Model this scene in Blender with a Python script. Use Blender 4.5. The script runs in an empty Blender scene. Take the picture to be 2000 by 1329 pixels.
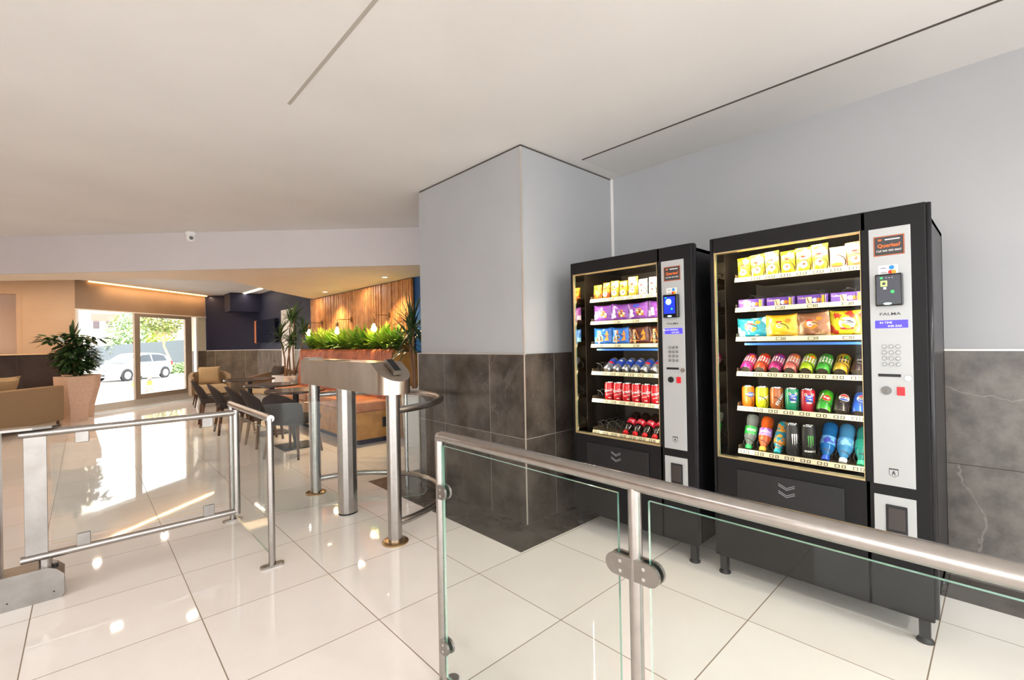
import bpy, bmesh, math, random
from mathutils import Vector, Matrix
from math import sin, cos, pi, radians, sqrt
random.seed(7)
D = bpy.data
COL = bpy.context.scene.collection

# ---------------------------------------------------------------- camera
FPX = 895.16; AZ = .8201; PITCH = .0036; H = 1.29; ROLL = -.0192
cam = D.cameras.new('camera'); camo = D.objects.new('camera', cam); COL.objects.link(camo)
cam.sensor_fit = 'HORIZONTAL'; cam.sensor_width = 36; cam.lens = FPX / 2000 * 36
cam.clip_start = .05; cam.clip_end = 300
F = Vector((cos(AZ)*cos(PITCH), sin(AZ)*cos(PITCH), sin(PITCH)))
R0 = Vector((sin(AZ), -cos(AZ), 0)); U0 = R0.cross(F)
R = R0*cos(ROLL)+U0*sin(ROLL); U = U0*cos(ROLL)-R0*sin(ROLL)
m = Matrix((R, U, -F)).transposed().to_4x4(); m.translation = Vector((0, 0, H))
camo.matrix_world = m
bpy.context.scene.camera = camo
sc = bpy.context.scene
sc.view_settings.view_transform = 'Standard'; sc.view_settings.look = 'None'
sc.view_settings.gamma = 1; sc.view_settings.use_curve_mapping = False
sc.view_settings.exposure = 0.36
sc.cycles.transparent_max_bounces = 32
sc.cycles.sample_clamp_indirect = 6

# ---------------------------------------------------------------- world, sun, large lights
W = D.worlds.new('world'); sc.world = W; W.use_nodes = True
bg = W.node_tree.nodes['Background']; bg.inputs[0].default_value = (.97, .985, 1, 1); bg.inputs[1].default_value = 5.2

def light(name, kind, loc, energy, color=(1, 1, 1), size=.2, size_y=None, rot=(0, 0, 0), spot=None, spread=None):
    l = D.lights.new(name, kind); l.energy = energy; l.color = color
    if kind == 'AREA':
        l.size = size
        if size_y: l.shape = 'RECTANGLE'; l.size_y = size_y
        if spread: l.spread = spread
    elif kind == 'SUN': l.angle = size
    else: l.shadow_soft_size = size
    if kind == 'SPOT': l.spot_size = spot or 1.5; l.spot_blend = .7
    o = D.objects.new(name, l); COL.objects.link(o); o.location = loc; o.rotation_euler = rot
    return o
light('sun', 'SUN', (0, 30, 20), 5.5, (1, .97, .9), .01, rot=(radians(38), radians(-22), 0))
# unseen fill lights added to brighten the main room, over and behind the camera
for lx, ly in ((-2.2, -.9), (.6, -1.4), (2.6, -2.2), (-3.2, 2.6)):
    light('added_ceiling_fill', 'AREA', (lx, ly, 2.66), 30, (1, .98, .97), .12)

# ---------------------------------------------------------------- materials
MATS = {}
def lin(c):
    return tuple(((x/255)/12.92 if x/255 <= .04045 else (((x/255)+.055)/1.055)**2.4) for x in c)
def mat(name, rgb=None, rough=.5, metal=0, emit=None, es=0, coat=0, trans=0, ior=1.5, spec=.5, alpha=1, noise=None, bump=None):
    """rgb in 0..255 sRGB; noise=(scale, rgb2, lo, hi); bump=(scale, strength)"""
    if name in MATS: return MATS[name]
    M = D.materials.new(name); M.use_nodes = True; MATS[name] = M
    nt = M.node_tree; p = nt.nodes['Principled BSDF']
    c = lin(rgb or (200, 200, 200))
    p.inputs['Base Color'].default_value = (*c, 1)
    p.inputs['Roughness'].default_value = rough; p.inputs['Metallic'].default_value = metal
    p.inputs['IOR'].default_value = ior
    p.inputs['Specular IOR Level'].default_value = spec
    p.inputs['Coat Weight'].default_value = coat; p.inputs['Coat Roughness'].default_value = .08
    p.inputs['Transmission Weight'].default_value = trans; p.inputs['Alpha'].default_value = alpha
    if emit: p.inputs['Emission Color'].default_value = (*lin(emit), 1); p.inputs['Emission Strength'].default_value = es
    tc = nt.nodes.new('ShaderNodeTexCoord')
    if noise:
        n = nt.nodes.new('ShaderNodeTexNoise'); n.inputs['Scale'].default_value = noise[0]; n.inputs['Detail'].default_value = 5
        nt.links.new(tc.outputs['Object'], n.inputs['Vector'])
        r = nt.nodes.new('ShaderNodeValToRGB'); r.color_ramp.elements[0].position = noise[2]; r.color_ramp.elements[1].position = noise[3]
        r.color_ramp.elements[0].color = (*c, 1); r.color_ramp.elements[1].color = (*lin(noise[1]), 1)
        nt.links.new(n.outputs['Fac'], r.inputs['Fac']); nt.links.new(r.outputs['Color'], p.inputs['Base Color'])
    if bump:
        n2 = nt.nodes.new('ShaderNodeTexNoise'); n2.inputs['Scale'].default_value = bump[0]; n2.inputs['Detail'].default_value = 4
        nt.links.new(tc.outputs['Object'], n2.inputs['Vector'])
        b = nt.nodes.new('ShaderNodeBump'); b.inputs['Strength'].default_value = bump[1]; b.inputs['Distance'].default_value = .002
        nt.links.new(n2.outputs['Fac'], b.inputs['Height']); nt.links.new(b.outputs['Normal'], p.inputs['Normal'])
    return M

def mathn(nt, op, a, b=None):
    n = nt.nodes.new('ShaderNodeMath'); n.operation = op
    for i, v in enumerate((a, b)):
        if v is None: continue
        if isinstance(v, (int, float)): n.inputs[i].default_value = v
        else: nt.links.new(v, n.inputs[i])
    return n.outputs[0]

def grid_mat(name, rgb, rgb2, joint, axes, sizes, offs, jw, rough, nscale, spec=.5, lo=.35, hi=.65, vein=None, varamt=.06):
    """rectangular tiles drawn in world coordinates along two axes"""
    M = D.materials.new(name); M.use_nodes = True; MATS[name] = M
    nt = M.node_tree; p = nt.nodes['Principled BSDF']; L = nt.links.new
    g = nt.nodes.new('ShaderNodeNewGeometry'); s = nt.nodes.new('ShaderNodeSeparateXYZ'); L(g.outputs['Position'], s.inputs[0])
    masks = []; cells = []
    for ax, sz, of in zip(axes, sizes, offs):
        t = mathn(nt, 'DIVIDE', mathn(nt, 'SUBTRACT', s.outputs[ax], of), sz)
        fl = mathn(nt, 'FLOOR', t); cells.append(fl)
        fr = mathn(nt, 'SUBTRACT', t, fl)
        d = mathn(nt, 'MINIMUM', fr, mathn(nt, 'SUBTRACT', 1.0, fr))
        masks.append(mathn(nt, 'LESS_THAN', d, jw/2/sz))
    mk = mathn(nt, 'MAXIMUM', masks[0], masks[1])
    cb = nt.nodes.new('ShaderNodeCombineXYZ'); L(cells[0], cb.inputs[0]); L(cells[1], cb.inputs[1])
    wn = nt.nodes.new('ShaderNodeTexWhiteNoise'); L(cb.outputs[0], wn.inputs['Vector'])
    n = nt.nodes.new('ShaderNodeTexNoise'); n.inputs['Scale'].default_value = nscale; n.inputs['Detail'].default_value = 9; n.inputs['Roughness'].default_value = .65
    addv = nt.nodes.new('ShaderNodeVectorMath'); addv.operation = 'MULTIPLY_ADD'
    L(wn.outputs['Color'], addv.inputs[0]); addv.inputs[1].default_value = (7, 7, 7); L(g.outputs['Position'], addv.inputs[2])
    L(addv.outputs[0], n.inputs['Vector'])
    r = nt.nodes.new('ShaderNodeValToRGB'); r.color_ramp.elements[0].position = lo; r.color_ramp.elements[1].position = hi
    r.color_ramp.elements[0].color = (*lin(rgb), 1); r.color_ramp.elements[1].color = (*lin(rgb2), 1)
    L(n.outputs['Fac'], r.inputs['Fac'])
    hs = nt.nodes.new('ShaderNodeHueSaturation'); L(r.outputs['Color'], hs.inputs['Color'])
    L(mathn(nt, 'ADD', mathn(nt, 'MULTIPLY', wn.outputs['Value'], varamt), 1-varamt/2), hs.inputs['Value'])
    base = hs.outputs['Color']
    if vein:
        n3 = nt.nodes.new('ShaderNodeTexNoise'); n3.inputs['Scale'].default_value = vein[0]; n3.inputs['Detail'].default_value = 6; n3.inputs['Distortion'].default_value = 1.2
        L(addv.outputs[0], n3.inputs['Vector'])
        v = mathn(nt, 'LESS_THAN', mathn(nt, 'ABSOLUTE', mathn(nt, 'SUBTRACT', n3.outputs['Fac'], .5)), vein[2])
        mx0 = nt.nodes.new('ShaderNodeMix'); mx0.data_type = 'RGBA'; L(mathn(nt, 'MULTIPLY', v, vein[3]), mx0.inputs['Factor']); L(base, mx0.inputs['A']); mx0.inputs['B'].default_value = (*lin(vein[1]), 1)
        base = mx0.outputs['Result']
    mx = nt.nodes.new('ShaderNodeMix'); mx.data_type = 'RGBA'
    L(mk, mx.inputs['Factor']); L(base, mx.inputs['A']); mx.inputs['B'].default_value = (*lin(joint), 1)
    L(mx.outputs['Result'], p.inputs['Base Color'])
    L(mathn(nt, 'ADD', mathn(nt, 'MULTIPLY', mk, .5), rough), p.inputs['Roughness'])
    p.inputs['Specular IOR Level'].default_value = spec
    b = nt.nodes.new('ShaderNodeBump'); b.inputs['Strength'].default_value = .25; b.inputs['Distance'].default_value = .002
    L(mathn(nt, 'SUBTRACT', 1.0, mk), b.inputs['Height']); L(b.outputs['Normal'], p.inputs['Normal'])
    return M

def glass_mat(name, tint, refl=1.0):
    M = D.materials.new(name); M.use_nodes = True; MATS[name] = M
    nt = M.node_tree; nt.nodes.clear(); L = nt.links.new
    o = nt.nodes.new('ShaderNodeOutputMaterial'); t = nt.nodes.new('ShaderNodeBsdfTransparent'); t.inputs[0].default_value = (*tint, 1)
    g = nt.nodes.new('ShaderNodeBsdfGlossy'); g.inputs['Roughness'].default_value = .01
    fr = nt.nodes.new('ShaderNodeLayerWeight'); fr.inputs[0].default_value = .5
    mx = nt.nodes.new('ShaderNodeMixShader')
    L(mathn(nt, 'MULTIPLY', mathn(nt, 'ADD', mathn(nt, 'MULTIPLY', mathn(nt, 'POWER', fr.outputs['Facing'], 5.0), .9), .025), refl), mx.inputs[0]); L(t.outputs[0], mx.inputs[1]); L(g.outputs[0], mx.inputs[2]); L(mx.outputs[0], o.inputs[0])
    return M

def paint(name, rgb, rough=.6, var=6):
    return mat(name, rgb, rough, noise=(1.6, tuple(max(0, c-var) for c in rgb), .35, .7), bump=(180, .08))

steel = mat('brushed_steel', (178, 173, 169), .27, 1, noise=(40, (168, 163, 159), .3, .7))
steel2 = mat('satin_steel', (158, 154, 150), .36, 1, noise=(14, (144, 139, 134), .3, .7))
chrome = mat('chrome', (215, 215, 215), .1, 1)
rubber = mat('black_plastic', (22, 22, 24), .45)
m_black = mat('machine_black', (17, 16, 18), .5, .0, spec=.28, noise=(90, (14, 13, 15), .3, .7))
m_blackg = mat('gloss_black', (12, 12, 14), .2)
m_silver = mat('panel_silver', (182, 184, 184), .42, .25)
m_wall = paint('wall_grey_paint', (168, 169, 171))
m_ceil = paint('ceiling_white_paint', (224, 221, 218), .75, 5)
m_ceil2 = paint('ceiling_band_paint', (214, 212, 209), .75, 6)
m_riser = paint('riser_paint', (200, 193, 193), .7, 4)
m_soffit = paint('soffit_paint', (240, 224, 204), .75, 6)
m_beige = paint('beige_wall_paint', (206, 176, 148), .7, 10)
m_beige2 = paint('lintel_paint', (150, 124, 102), .7, 10)
m_navy = paint('navy_paint', (14, 18, 52), .7, 5)
m_teal = paint('petrol_blue_paint', (24, 78, 138), .55, 10)
m_trimw = mat('white_trim', (232, 230, 226), .35)
m_gap = mat('shadow_gap', (70, 64, 58), .8)
m_white = mat('white_plastic', (232, 230, 226), .4)
m_led = mat('warm_led', (255, 220, 170), .5, emit=(255, 196, 120), es=5)
m_ledw = mat('neutral_led', (255, 240, 220), .5, emit=(255, 232, 200), es=6)
m_floor = grid_mat('cream_porcelain_floor', (234, 226, 218), (238, 232, 226), (138, 120, 100), (0, 1), (.6, .6), (.393, 1.414), .0045, .035, 2.2, spec=.55)
m_slateX = grid_mat('slate_wall_tile_x', (52, 45, 40), (90, 81, 73), (150, 140, 132), (1, 2), (.6, .6), (2.68, 0), .004, .28, 5, vein=(1.1, (100, 92, 86), .004, .45), varamt=.15)
m_slateY = grid_mat('slate_wall_tile_y', (52, 45, 40), (90, 81, 73), (150, 140, 132), (0, 2), (.6, .6), (2.57, 0), .004, .28, 5, vein=(1.1, (100, 92, 86), .004, .45), varamt=.15)
m_slateR = grid_mat('slate_wall_tile_lit', (84, 80, 76), (118, 113, 107), (62, 56, 52), (1, 2), (1.2, .6), (-1.3, 0), .004, .36, 7, vein=(.7, (150, 144, 136), .004, .45), varamt=.1)  # column slate in a lighter copy, its stronger light put into the colour
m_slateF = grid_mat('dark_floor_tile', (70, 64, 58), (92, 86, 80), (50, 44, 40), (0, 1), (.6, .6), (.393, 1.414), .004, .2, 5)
m_slateFar = grid_mat('far_wainscot_tile', (88, 78, 68), (118, 106, 92), (150, 136, 120), (0, 2), (.6, 1.2), (.2, 0), .006, .25, 4)
m_slateFx = grid_mat('far_wainscot_tile_x', (88, 78, 68), (124, 110, 96), (150, 136, 120), (1, 2), (.6, 1.2), (.2, 0), .006, .25, 4)
m_glass = glass_mat('clear_glass', (.955, .975, .965), .65)
m_glassw = glass_mat('window_glass', (.97, .98, .98), .8)
m_glassm = glass_mat('coated_display_glass', (.98, .985, .98), .22)
m_gedge = mat('green_glass_edge', (120, 190, 165), .12, trans=.6, coat=.5)
m_gedged = mat('green_glass_edge_dark', (20, 92, 66), .15, coat=.5)
m_wood = mat('pale_oak', (196, 140, 62), .5, noise=(9, (166, 112, 44), .35, .7))
m_slat = mat('slat_oak', (200, 138, 80), .5, noise=(7, (158, 98, 52), .35, .7))
m_slatback = mat('slat_backing', (44, 28, 18), .8)
m_dwood = mat('dark_wood_leg', (88, 58, 40), .5)
m_leather = mat('tan_leather', (206, 138, 88), .42, bump=(60, .3), noise=(5, (172, 100, 60), .35, .7))
m_leatherb = mat('rust_leather', (200, 116, 76), .45, noise=(5, (150, 78, 50), .35, .7))
m_chair = mat('dark_grey_fabric', (50, 42, 40), .9, bump=(300, .3))
m_tub = mat('beige_fabric', (164, 138, 108), .95, noise=(160, (140, 116, 90), .3, .7), bump=(220, .5))
m_tub2 = mat('beige_fabric_light', (204, 178, 142), .95, bump=(220, .4))
m_pillow = mat('sand_cushion', (190, 162, 122), .95, bump=(200, .5))
m_pillowd = mat('dark_cushion', (74, 64, 58), .95)
m_table = mat('dark_tabletop', (72, 58, 50), .22)
m_pot = mat('planter_stone', (222, 190, 168), .6, noise=(30, (208, 176, 154), .3, .7))
m_potw = mat('planter_white', (222, 216, 210), .5)
m_soil = mat('soil', (40, 28, 20), .95)
m_leaf = mat('dark_green_leaf', (34, 60, 30), .4, noise=(6, (58, 86, 44), .4, .65))
m_leaf2 = mat('lime_green_leaf', (120, 168, 44), .45, noise=(5, (196, 206, 90), .4, .65))
m_leaf3 = mat('dracaena_leaf', (40, 66, 34), .4, noise=(6, (70, 96, 50), .4, .65))
m_bark = mat('bark', (140, 104, 78), .85)

# ---------------------------------------------------------------- mesh helpers
class MB:
    def __init__(s): s.bm = bmesh.new(); s.mi = 0
    def _tag(s, faces):
        for f in faces: f.material_index = s.mi
    def box(s, a, b, bev=0):
        x0, y0, z0 = a; x1, y1, z1 = b
        v = [s.bm.verts.new(p) for p in ((x0,y0,z0),(x1,y0,z0),(x1,y1,z0),(x0,y1,z0),(x0,y0,z1),(x1,y0,z1),(x1,y1,z1),(x0,y1,z1))]
        fs = [s.bm.faces.new([v[i] for i in q]) for q in ((0,3,2,1),(4,5,6,7),(0,1,5,4),(1,2,6,5),(2,3,7,6),(3,0,4,7))]
        s._tag(fs)
        if bev:
            es = list({e for f in fs for e in f.edges})
            r = bmesh.ops.bevel(s.bm, geom=es, offset=bev, segments=3, affect='EDGES', profile=.5)
            s._tag(r['faces'])
        return s
    def obox(s, c, sx, sy, sz, rot=0, bev=0):
        """box centred on c (base z), rotated about z"""
        n0 = len(s.bm.verts); s.bm.verts.ensure_lookup_table()
        old = set(s.bm.verts)
        s.box((-sx/2, -sy/2, 0), (sx/2, sy/2, sz), bev)
        M = Matrix.Translation(c) @ Matrix.Rotation(rot, 4, 'Z')
        for v in s.bm.verts:
            if v not in old: v.co = M @ v.co
        return s
    def tube(s, pts, r, n=16, cap=True, closed=False):
        pts = [Vector(p) for p in pts]; k = len(pts)
        rr = r if isinstance(r, (list, tuple)) else [r]*k
        rings = []; prev = None
        for i, p in enumerate(pts):
            if closed: t = (pts[(i+1) % k]-pts[i-1]).normalized()
            elif i == 0: t = (pts[1]-p).normalized()
            elif i == k-1: t = (p-pts[-2]).normalized()
            else: t = ((pts[i+1]-p).normalized()+(p-pts[i-1]).normalized()).normalized()
            if prev is None:
                a = Vector((0, 0, 1)) if abs(t.z) < .9 else Vector((1, 0, 0))
                u = t.cross(a).normalized()
            else:
                u = (prev - t*prev.dot(t)).normalized()
            prev = u; w = t.cross(u)
            sc_ = 1
            if 0 < i < k-1 and not closed:
                c_ = (pts[i+1]-p).normalized().dot((p-pts[i-1]).normalized()); sc_ = 1/max(.5, sqrt((1+c_)/2))
            rings.append([s.bm.verts.new(p+(u*cos(a_)+w*sin(a_))*rr[i]*(sc_ if sc_ < 1.02 or True else 1)) for a_ in [2*pi*j/n for j in range(n)]])
        fs = []
        for i in range(k if closed else k-1):
            A, B = rings[i], rings[(i+1) % k]
            for j in range(n):
                f = s.bm.faces.new((A[j], A[(j+1) % n], B[(j+1) % n], B[j])); f.smooth = True; fs.append(f)
        if cap and not closed:
            fs.append(s.bm.faces.new(rings[0][::-1])); fs.append(s.bm.faces.new(rings[-1]))
        s._tag(fs); return s
    def cyl(s, a, b, r, n=20): return s.tube([a, b], r, n)
    def lathe(s, prof, n=24, c=(0, 0, 0), axis='z', cap=True):
        rings = []
        for r, z in prof:
            ring = []
            for j in range(n):
                a = 2*pi*j/n
                if axis == 'z': p = (c[0]+r*cos(a), c[1]+r*sin(a), c[2]+z)
                elif axis == 'x': p = (c[0]+z, c[1]+r*cos(a), c[2]+r*sin(a))
                else: p = (c[0]+r*sin(a), c[1]+z, c[2]+r*cos(a))
                ring.append(s.bm.verts.new(p))
            rings.append(ring)
        fs = []
        for A, B in zip(rings, rings[1:]):
            for j in range(n):
                f = s.bm.faces.new((A[j], A[(j+1) % n], B[(j+1) % n], B[j])); f.smooth = True; fs.append(f)
        if cap:
            if prof[0][0] > 1e-5: fs.append(s.bm.faces.new(rings[0][::-1]))
            if prof[-1][0] > 1e-5: fs.append(s.bm.faces.new(rings[-1]))
        s._tag(fs); return s
    def prism(s, poly, z0, z1, axis='z', smooth=False):
        def P(u, v, w): return {'z': (u, v, w), 'x': (w, u, v), 'y': (u, w, v)}[axis]
        a = [s.bm.verts.new(P(u, v, z0)) for u, v in poly]; b = [s.bm.verts.new(P(u, v, z1)) for u, v in poly]
        fs = [s.bm.faces.new(a[::-1]), s.bm.faces.new(b)]
        n = len(poly)
        for i in range(n):
            f = s.bm.faces.new((a[i], a[(i+1) % n], b[(i+1) % n], b[i])); f.smooth = smooth; fs.append(f)
        s._tag(fs); return s
    def quad(s, pts):
        f = s.bm.faces.new([s.bm.verts.new(p) for p in pts]); s._tag([f]); return s
    def grid(s, fn, nu, nv, smooth=True):
        g = [[s.bm.verts.new(fn(i/nu, j/nv)) for j in range(nv+1)] for i in range(nu+1)]
        fs = []
        for i in range(nu):
            for j in range(nv):
                f = s.bm.faces.new((g[i][j], g[i+1][j], g[i+1][j+1], g[i][j+1])); f.smooth = smooth; fs.append(f)
        s._tag(fs); return s
    def build(s, name, mats, parent=None, kind=None):
        if not isinstance(mats, (list, tuple)): mats = [mats]
        bmesh.ops.recalc_face_normals(s.bm, faces=s.bm.faces)
        for e in s.bm.edges:
            if len(e.link_faces) == 2 and e.calc_face_angle(0) > .6: e.smooth = False
        me = D.meshes.new(name); s.bm.to_mesh(me); s.bm.free()
        for x in mats: me.materials.append(x)
        o = D.objects.new(name, me); COL.objects.link(o)
        if parent: o.parent = parent
        if kind: o['kind'] = kind
        return o

def tag(o, label, cat, group=None, kind=None):
    o['label'] = label; o['category'] = cat
    if group: o['group'] = group
    if kind: o['kind'] = kind
    return o
def thing(name, label, cat, loc=(0, 0, 0), rz=0, group=None):
    o = D.objects.new(name, None); COL.objects.link(o); o.location = loc; o.rotation_euler = (0, 0, rz); o.empty_display_size = .1
    return tag(o, label, cat, group)
def struct(name, mb, mats): return mb.build(name, mats, kind='structure')
def dup(o, parent=None):
    c = o.copy(); COL.objects.link(c); c.parent = parent
    for ch in list(o.children): dup(ch, c)
    return c

_txt = {}
def text2d(s, size=.02, bold=.0, sx=1.0):
    """2-D triangles of a word, centred"""
    key = (s, bold)
    if key not in _txt:
        cu = D.curves.new('lettering', 'FONT'); cu.body = s; cu.size = 1; cu.offset = bold; cu.resolution_u = 2
        ob = D.objects.new('lettering', cu); COL.objects.link(ob)
        dg = bpy.context.evaluated_depsgraph_get(); ev = ob.evaluated_get(dg); me = ev.to_mesh()
        vs = [(v.co.x, v.co.y) for v in me.vertices]; fs = [tuple(p.vertices) for p in me.polygons]
        ev.to_mesh_clear(); D.objects.remove(ob); D.curves.remove(cu)
        xs = [v[0] for v in vs]; ys = [v[1] for v in vs]; cx = (min(xs)+max(xs))/2; cy = (min(ys)+max(ys))/2
        _txt[key] = ([(a-cx, b-cy) for a, b in vs], fs, max(xs)-min(xs))
    vs, fs, w = _txt[key]
    return [(a*size*sx, b*size) for a, b in vs], fs
def disc2d(rx, ry, n=24, c=(0, 0), a0=0, a1=2*pi):
    full = abs(a1-a0-2*pi) < 1e-6
    vs = [(c[0]+rx*cos(a0+(a1-a0)*i/(n if full else n-1)), c[1]+ry*sin(a0+(a1-a0)*i/(n if full else n-1))) for i in range(n)]
    return vs, [tuple(range(n))]
def rect2d(w, h, c=(0, 0)):
    return [(c[0]-w/2, c[1]-h/2), (c[0]+w/2, c[1]-h/2), (c[0]+w/2, c[1]+h/2), (c[0]-w/2, c[1]+h/2)], [(0, 1, 2, 3)]
def rot2d(s, a, c=(0, 0)):
    vs, fs = s; return [(u*cos(a)-v*sin(a)+c[0], u*sin(a)+v*cos(a)+c[1]) for u, v in vs], fs
def flat(shapes, name, mats, parent, x=0, y0=0, z0=0):
    """2-D shapes on a plane facing -X: u runs to -Y, v runs up.  shapes: (verts, faces, matindex, lift)"""
    mb = MB()
    for sh in shapes:
        (vs, fs), mi, lift = sh
        bv = [mb.bm.verts.new((x-lift, y0-u, z0+v)) for u, v in vs]
        for f in fs:
            try: q = mb.bm.faces.new([bv[i] for i in f]); q.material_index = mi
            except ValueError: pass
    return mb.build(name, mats, parent)
def wrapc(shapes, name, mats, parent, r, z0=0, sub=True):
    """2-D shapes bent round a vertical cylinder, centred on -X"""
    mb = MB()
    for sh in shapes:
        (vs, fs), mi, lift = sh
        rr = r+lift
        if len(fs) == 1 and len(vs) <= 40 and len(vs) > 3:     # slice simple convex shapes so that they bend
            us = [v[0] for v in vs]; u0, u1 = min(us), max(us); n = 10
            tmp = bmesh.new(); f = tmp.faces.new([tmp.verts.new((u, v, 0)) for u, v in vs])
            for i in range(1, n):
                uc = u0+(u1-u0)*i/n
                bmesh.ops.bisect_plane(tmp, geom=list(tmp.verts)+list(tmp.edges)+list(tmp.faces), plane_co=(uc, 0, 0), plane_no=(1, 0, 0))
            tmp.verts.index_update()
            bv = [mb.bm.verts.new((-rr*cos(v.co.x/r), -rr*sin(v.co.x/r), z0+v.co.y)) for v in tmp.verts]
            for f in tmp.faces:
                q = mb.bm.faces.new([bv[v.index] for v in f.verts]); q.material_index = mi
            tmp.free()
        else:
            bv = [mb.bm.verts.new((-rr*cos(u/r), -rr*sin(u/r), z0+v)) for u, v in vs]
            for f in fs:
                try: q = mb.bm.faces.new([bv[i] for i in f]); q.material_index = mi
                except ValueError: pass
    return mb.build(name, mats, parent)

def pane(mb_or_none, a, b, name, parent, thin, gm=None):
    """a glass sheet: clear faces, green edges"""
    mb = MB(); mb.box(a, b)
    for f in mb.bm.faces:
        n = f.normal if f.normal.length else None
        f.normal_update()
        f.material_index = 0 if abs(f.normal[thin]) > .9 else 1
    return mb.build(name, [gm or m_glass, m_gedge], parent)

# ================================================================ the setting
XW = 3.376; XF = 3.47
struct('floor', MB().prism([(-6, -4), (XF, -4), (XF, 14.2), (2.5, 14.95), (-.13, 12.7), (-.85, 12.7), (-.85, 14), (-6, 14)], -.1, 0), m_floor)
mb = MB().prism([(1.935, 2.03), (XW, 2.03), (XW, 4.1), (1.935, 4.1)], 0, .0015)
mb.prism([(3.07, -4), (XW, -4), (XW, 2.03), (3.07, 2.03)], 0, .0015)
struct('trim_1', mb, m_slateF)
# ceilings
struct('ceiling', MB().prism([(-6, -4), (2.83, -4), (2.83, 2.2), (XW, 2.2), (XF, 4.29), (-5, 12.44), (-6, 12.44)], 2.69, 2.8), m_ceil)
struct('trim_2', MB().box((2.835, -4, 2.684), (XW, 2.2, 2.80)), m_ceil2)
mb = MB().box((2.828, -4, 2.6835), (2.836, 2.2, 2.70)); struct('trim_3', mb, m_gap)
mb = MB().box((.872, -1, 2.6885), (.89, 2.8, 2.695)); struct('trim_4', mb, mat('slot_grey', (172, 166, 156), .7))
struct('ceiling_far', MB().prism([(-6, 8), (XF, 8), (XF, 15.4), (-6, 15.4)], 2.70, 2.8), m_ceil)
def rl(x): return 8.34-(x+.74)*.9624
struct('ceiling_soffit', MB().prism([(XF, rl(XF)+.03), (XF, 9.7), (2.29, 8.45), (1.53, 7.55), (.7, 7.89), (-.82, 9.19), (-2.6, 10.75), (-4, 12.4), (-4, rl(-4)+.03)], 2.24, 2.695), m_soffit)
struct('wall_beam', MB().prism([(XF, rl(XF)), (XF, rl(XF)+.03), (-5, rl(-5)+.03), (-5, rl(-5))], 2.235, 2.69), m_riser)
# right wall and column
struct('wall_right', MB().box((XW, -4, 1.2), (XW+.15, 2.31, 2.69)), m_wall)
struct('wall_right_lower', MB().box((XW-.012, -4, 0), (XW+.15, 2.31, 1.198)), m_slateR)
struct('trim_5', MB().box((XW-.014, -4, 1.196), (XW+.01, 2.31, 1.206)), m_trimw)
struct('wall_column', MB().box((2.27, 2.31, 1.2), (XW, 3.66, 2.675)), m_wall)
mb = MB().box((2.275, 2.315, 2.67), (XW, 3.65, 2.692)); struct('trim_6', mb, m_gap)
mb = MB(); mb.box((2.258, 2.298, 0), (2.27, 3.70, 1.198)); struct('wall_column_left_tiles', mb, m_slateX)
mb = MB(); mb.box((2.2705, 2.298, 0), (XW, 2.31, 1.198)); struct('wall_column_front_tiles', mb, m_slateY)
mb = MB(); mb.box((2.2705, 2.311, 0), (XW, 3.70, 1.199)); struct('wall_column_core', mb, m_slateY)
mb = MB(); mb.box((2.2555, 2.2955, 0), (2.263, 2.303, 2.67 if 0 else 1.2)); mb.box((2.267, 2.307, 1.2), (2.275, 2.315, 2.67)); mb.box((2.252, 2.294, 1.196), (2.275, 3.70, 1.203)); mb.box((2.255, 3.695, 0), (2.268, 3.705, 1.2))
struct('trim_7', mb, mat('aluminium_trim', (206, 196, 184), .35, .6))
struct('trim_8', MB().box((XW-.018, 2.292, 1.2), (XW-.001, 2.309, 2.68)), m_trimw)
# lobby walls
struct('wall_lobby_right', MB().box((XF, 3.66, 0), (XF+.15, 9.7, 2.78)), m_teal)
struct('wall_lobby_navy', MB().box((XF, 9.7, 0), (XF+.15, 14.0, 2.78)), m_navy)
struct('wall_lobby_right_lower', MB().box((XF-.02, 9.6, 0), (XF, 13.9, 1.2)), m_slateFx)
struct('wall_back', MB().prism([(2.42, 14.8), (3.6, 13.8), (3.6, 14.1), (2.42, 15.0)], 0, 2.78), m_navy)
struct('wall_back_lower', MB().prism([(2.42, 14.78), (3.47, 13.88), (3.47, 13.9), (2.42, 14.8)], 0, 1.2), m_slateFar)
struct('trim_9', MB().box((2.75, 13.55, 2.22), (XF, 14.2, 2.69)), m_navy)
mb = MB().box((XF-.024, 9.6, 1.195), (XF, 13.9, 1.21)); mb.prism([(2.42, 14.77), (3.47, 13.87), (3.47, 13.88), (2.42, 14.78)], 1.195, 1.21)
struct('trim_10', mb, m_trimw)
struct('wall_left', MB().box((-.85, 12.6, 1.22), (-.13, 12.75, 2.78)), m_beige)
m_slateL = grid_mat('dark_wainscot_tile', (50, 40, 38), (66, 54, 50), (80, 66, 58), (0, 2), (.6, 1.3), (.2, 0), .005, .5, 4, spec=.2)
struct('wall_left_lower', MB().box((-.85, 12.585, 0), (-.13, 12.75, 1.22)), m_slateL)
struct('wall_left_header', MB().box((-5, 12.62, 2.36), (-.85, 12.75, 2.78)), m_beige)
struct('wall_left_jamb', MB().box((-.93, 12.62, 1.22), (-.851, 13.6, 2.36)), m_beige)
struct('wall_left_recess', MB().box((-5, 13.6, 1.22), (-.85, 13.7, 2.69)), mat('pink_white_paint', (222, 196, 178), .7))
struct('wall_left_recess_lower', MB().box((-5, 13.55, 0), (-.85, 13.7, 1.22)), m_slateL)
struct('trim_11', MB().box((-5, 12.57, 1.215), (-.13, 12.6, 1.235)), mat('brass_trim', (206, 166, 120), .4, .5))
struct('wall_side', MB().box((-6.1, 2.0, 0), (-6, 14, 2.78)), m_beige)
mb = MB()
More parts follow.
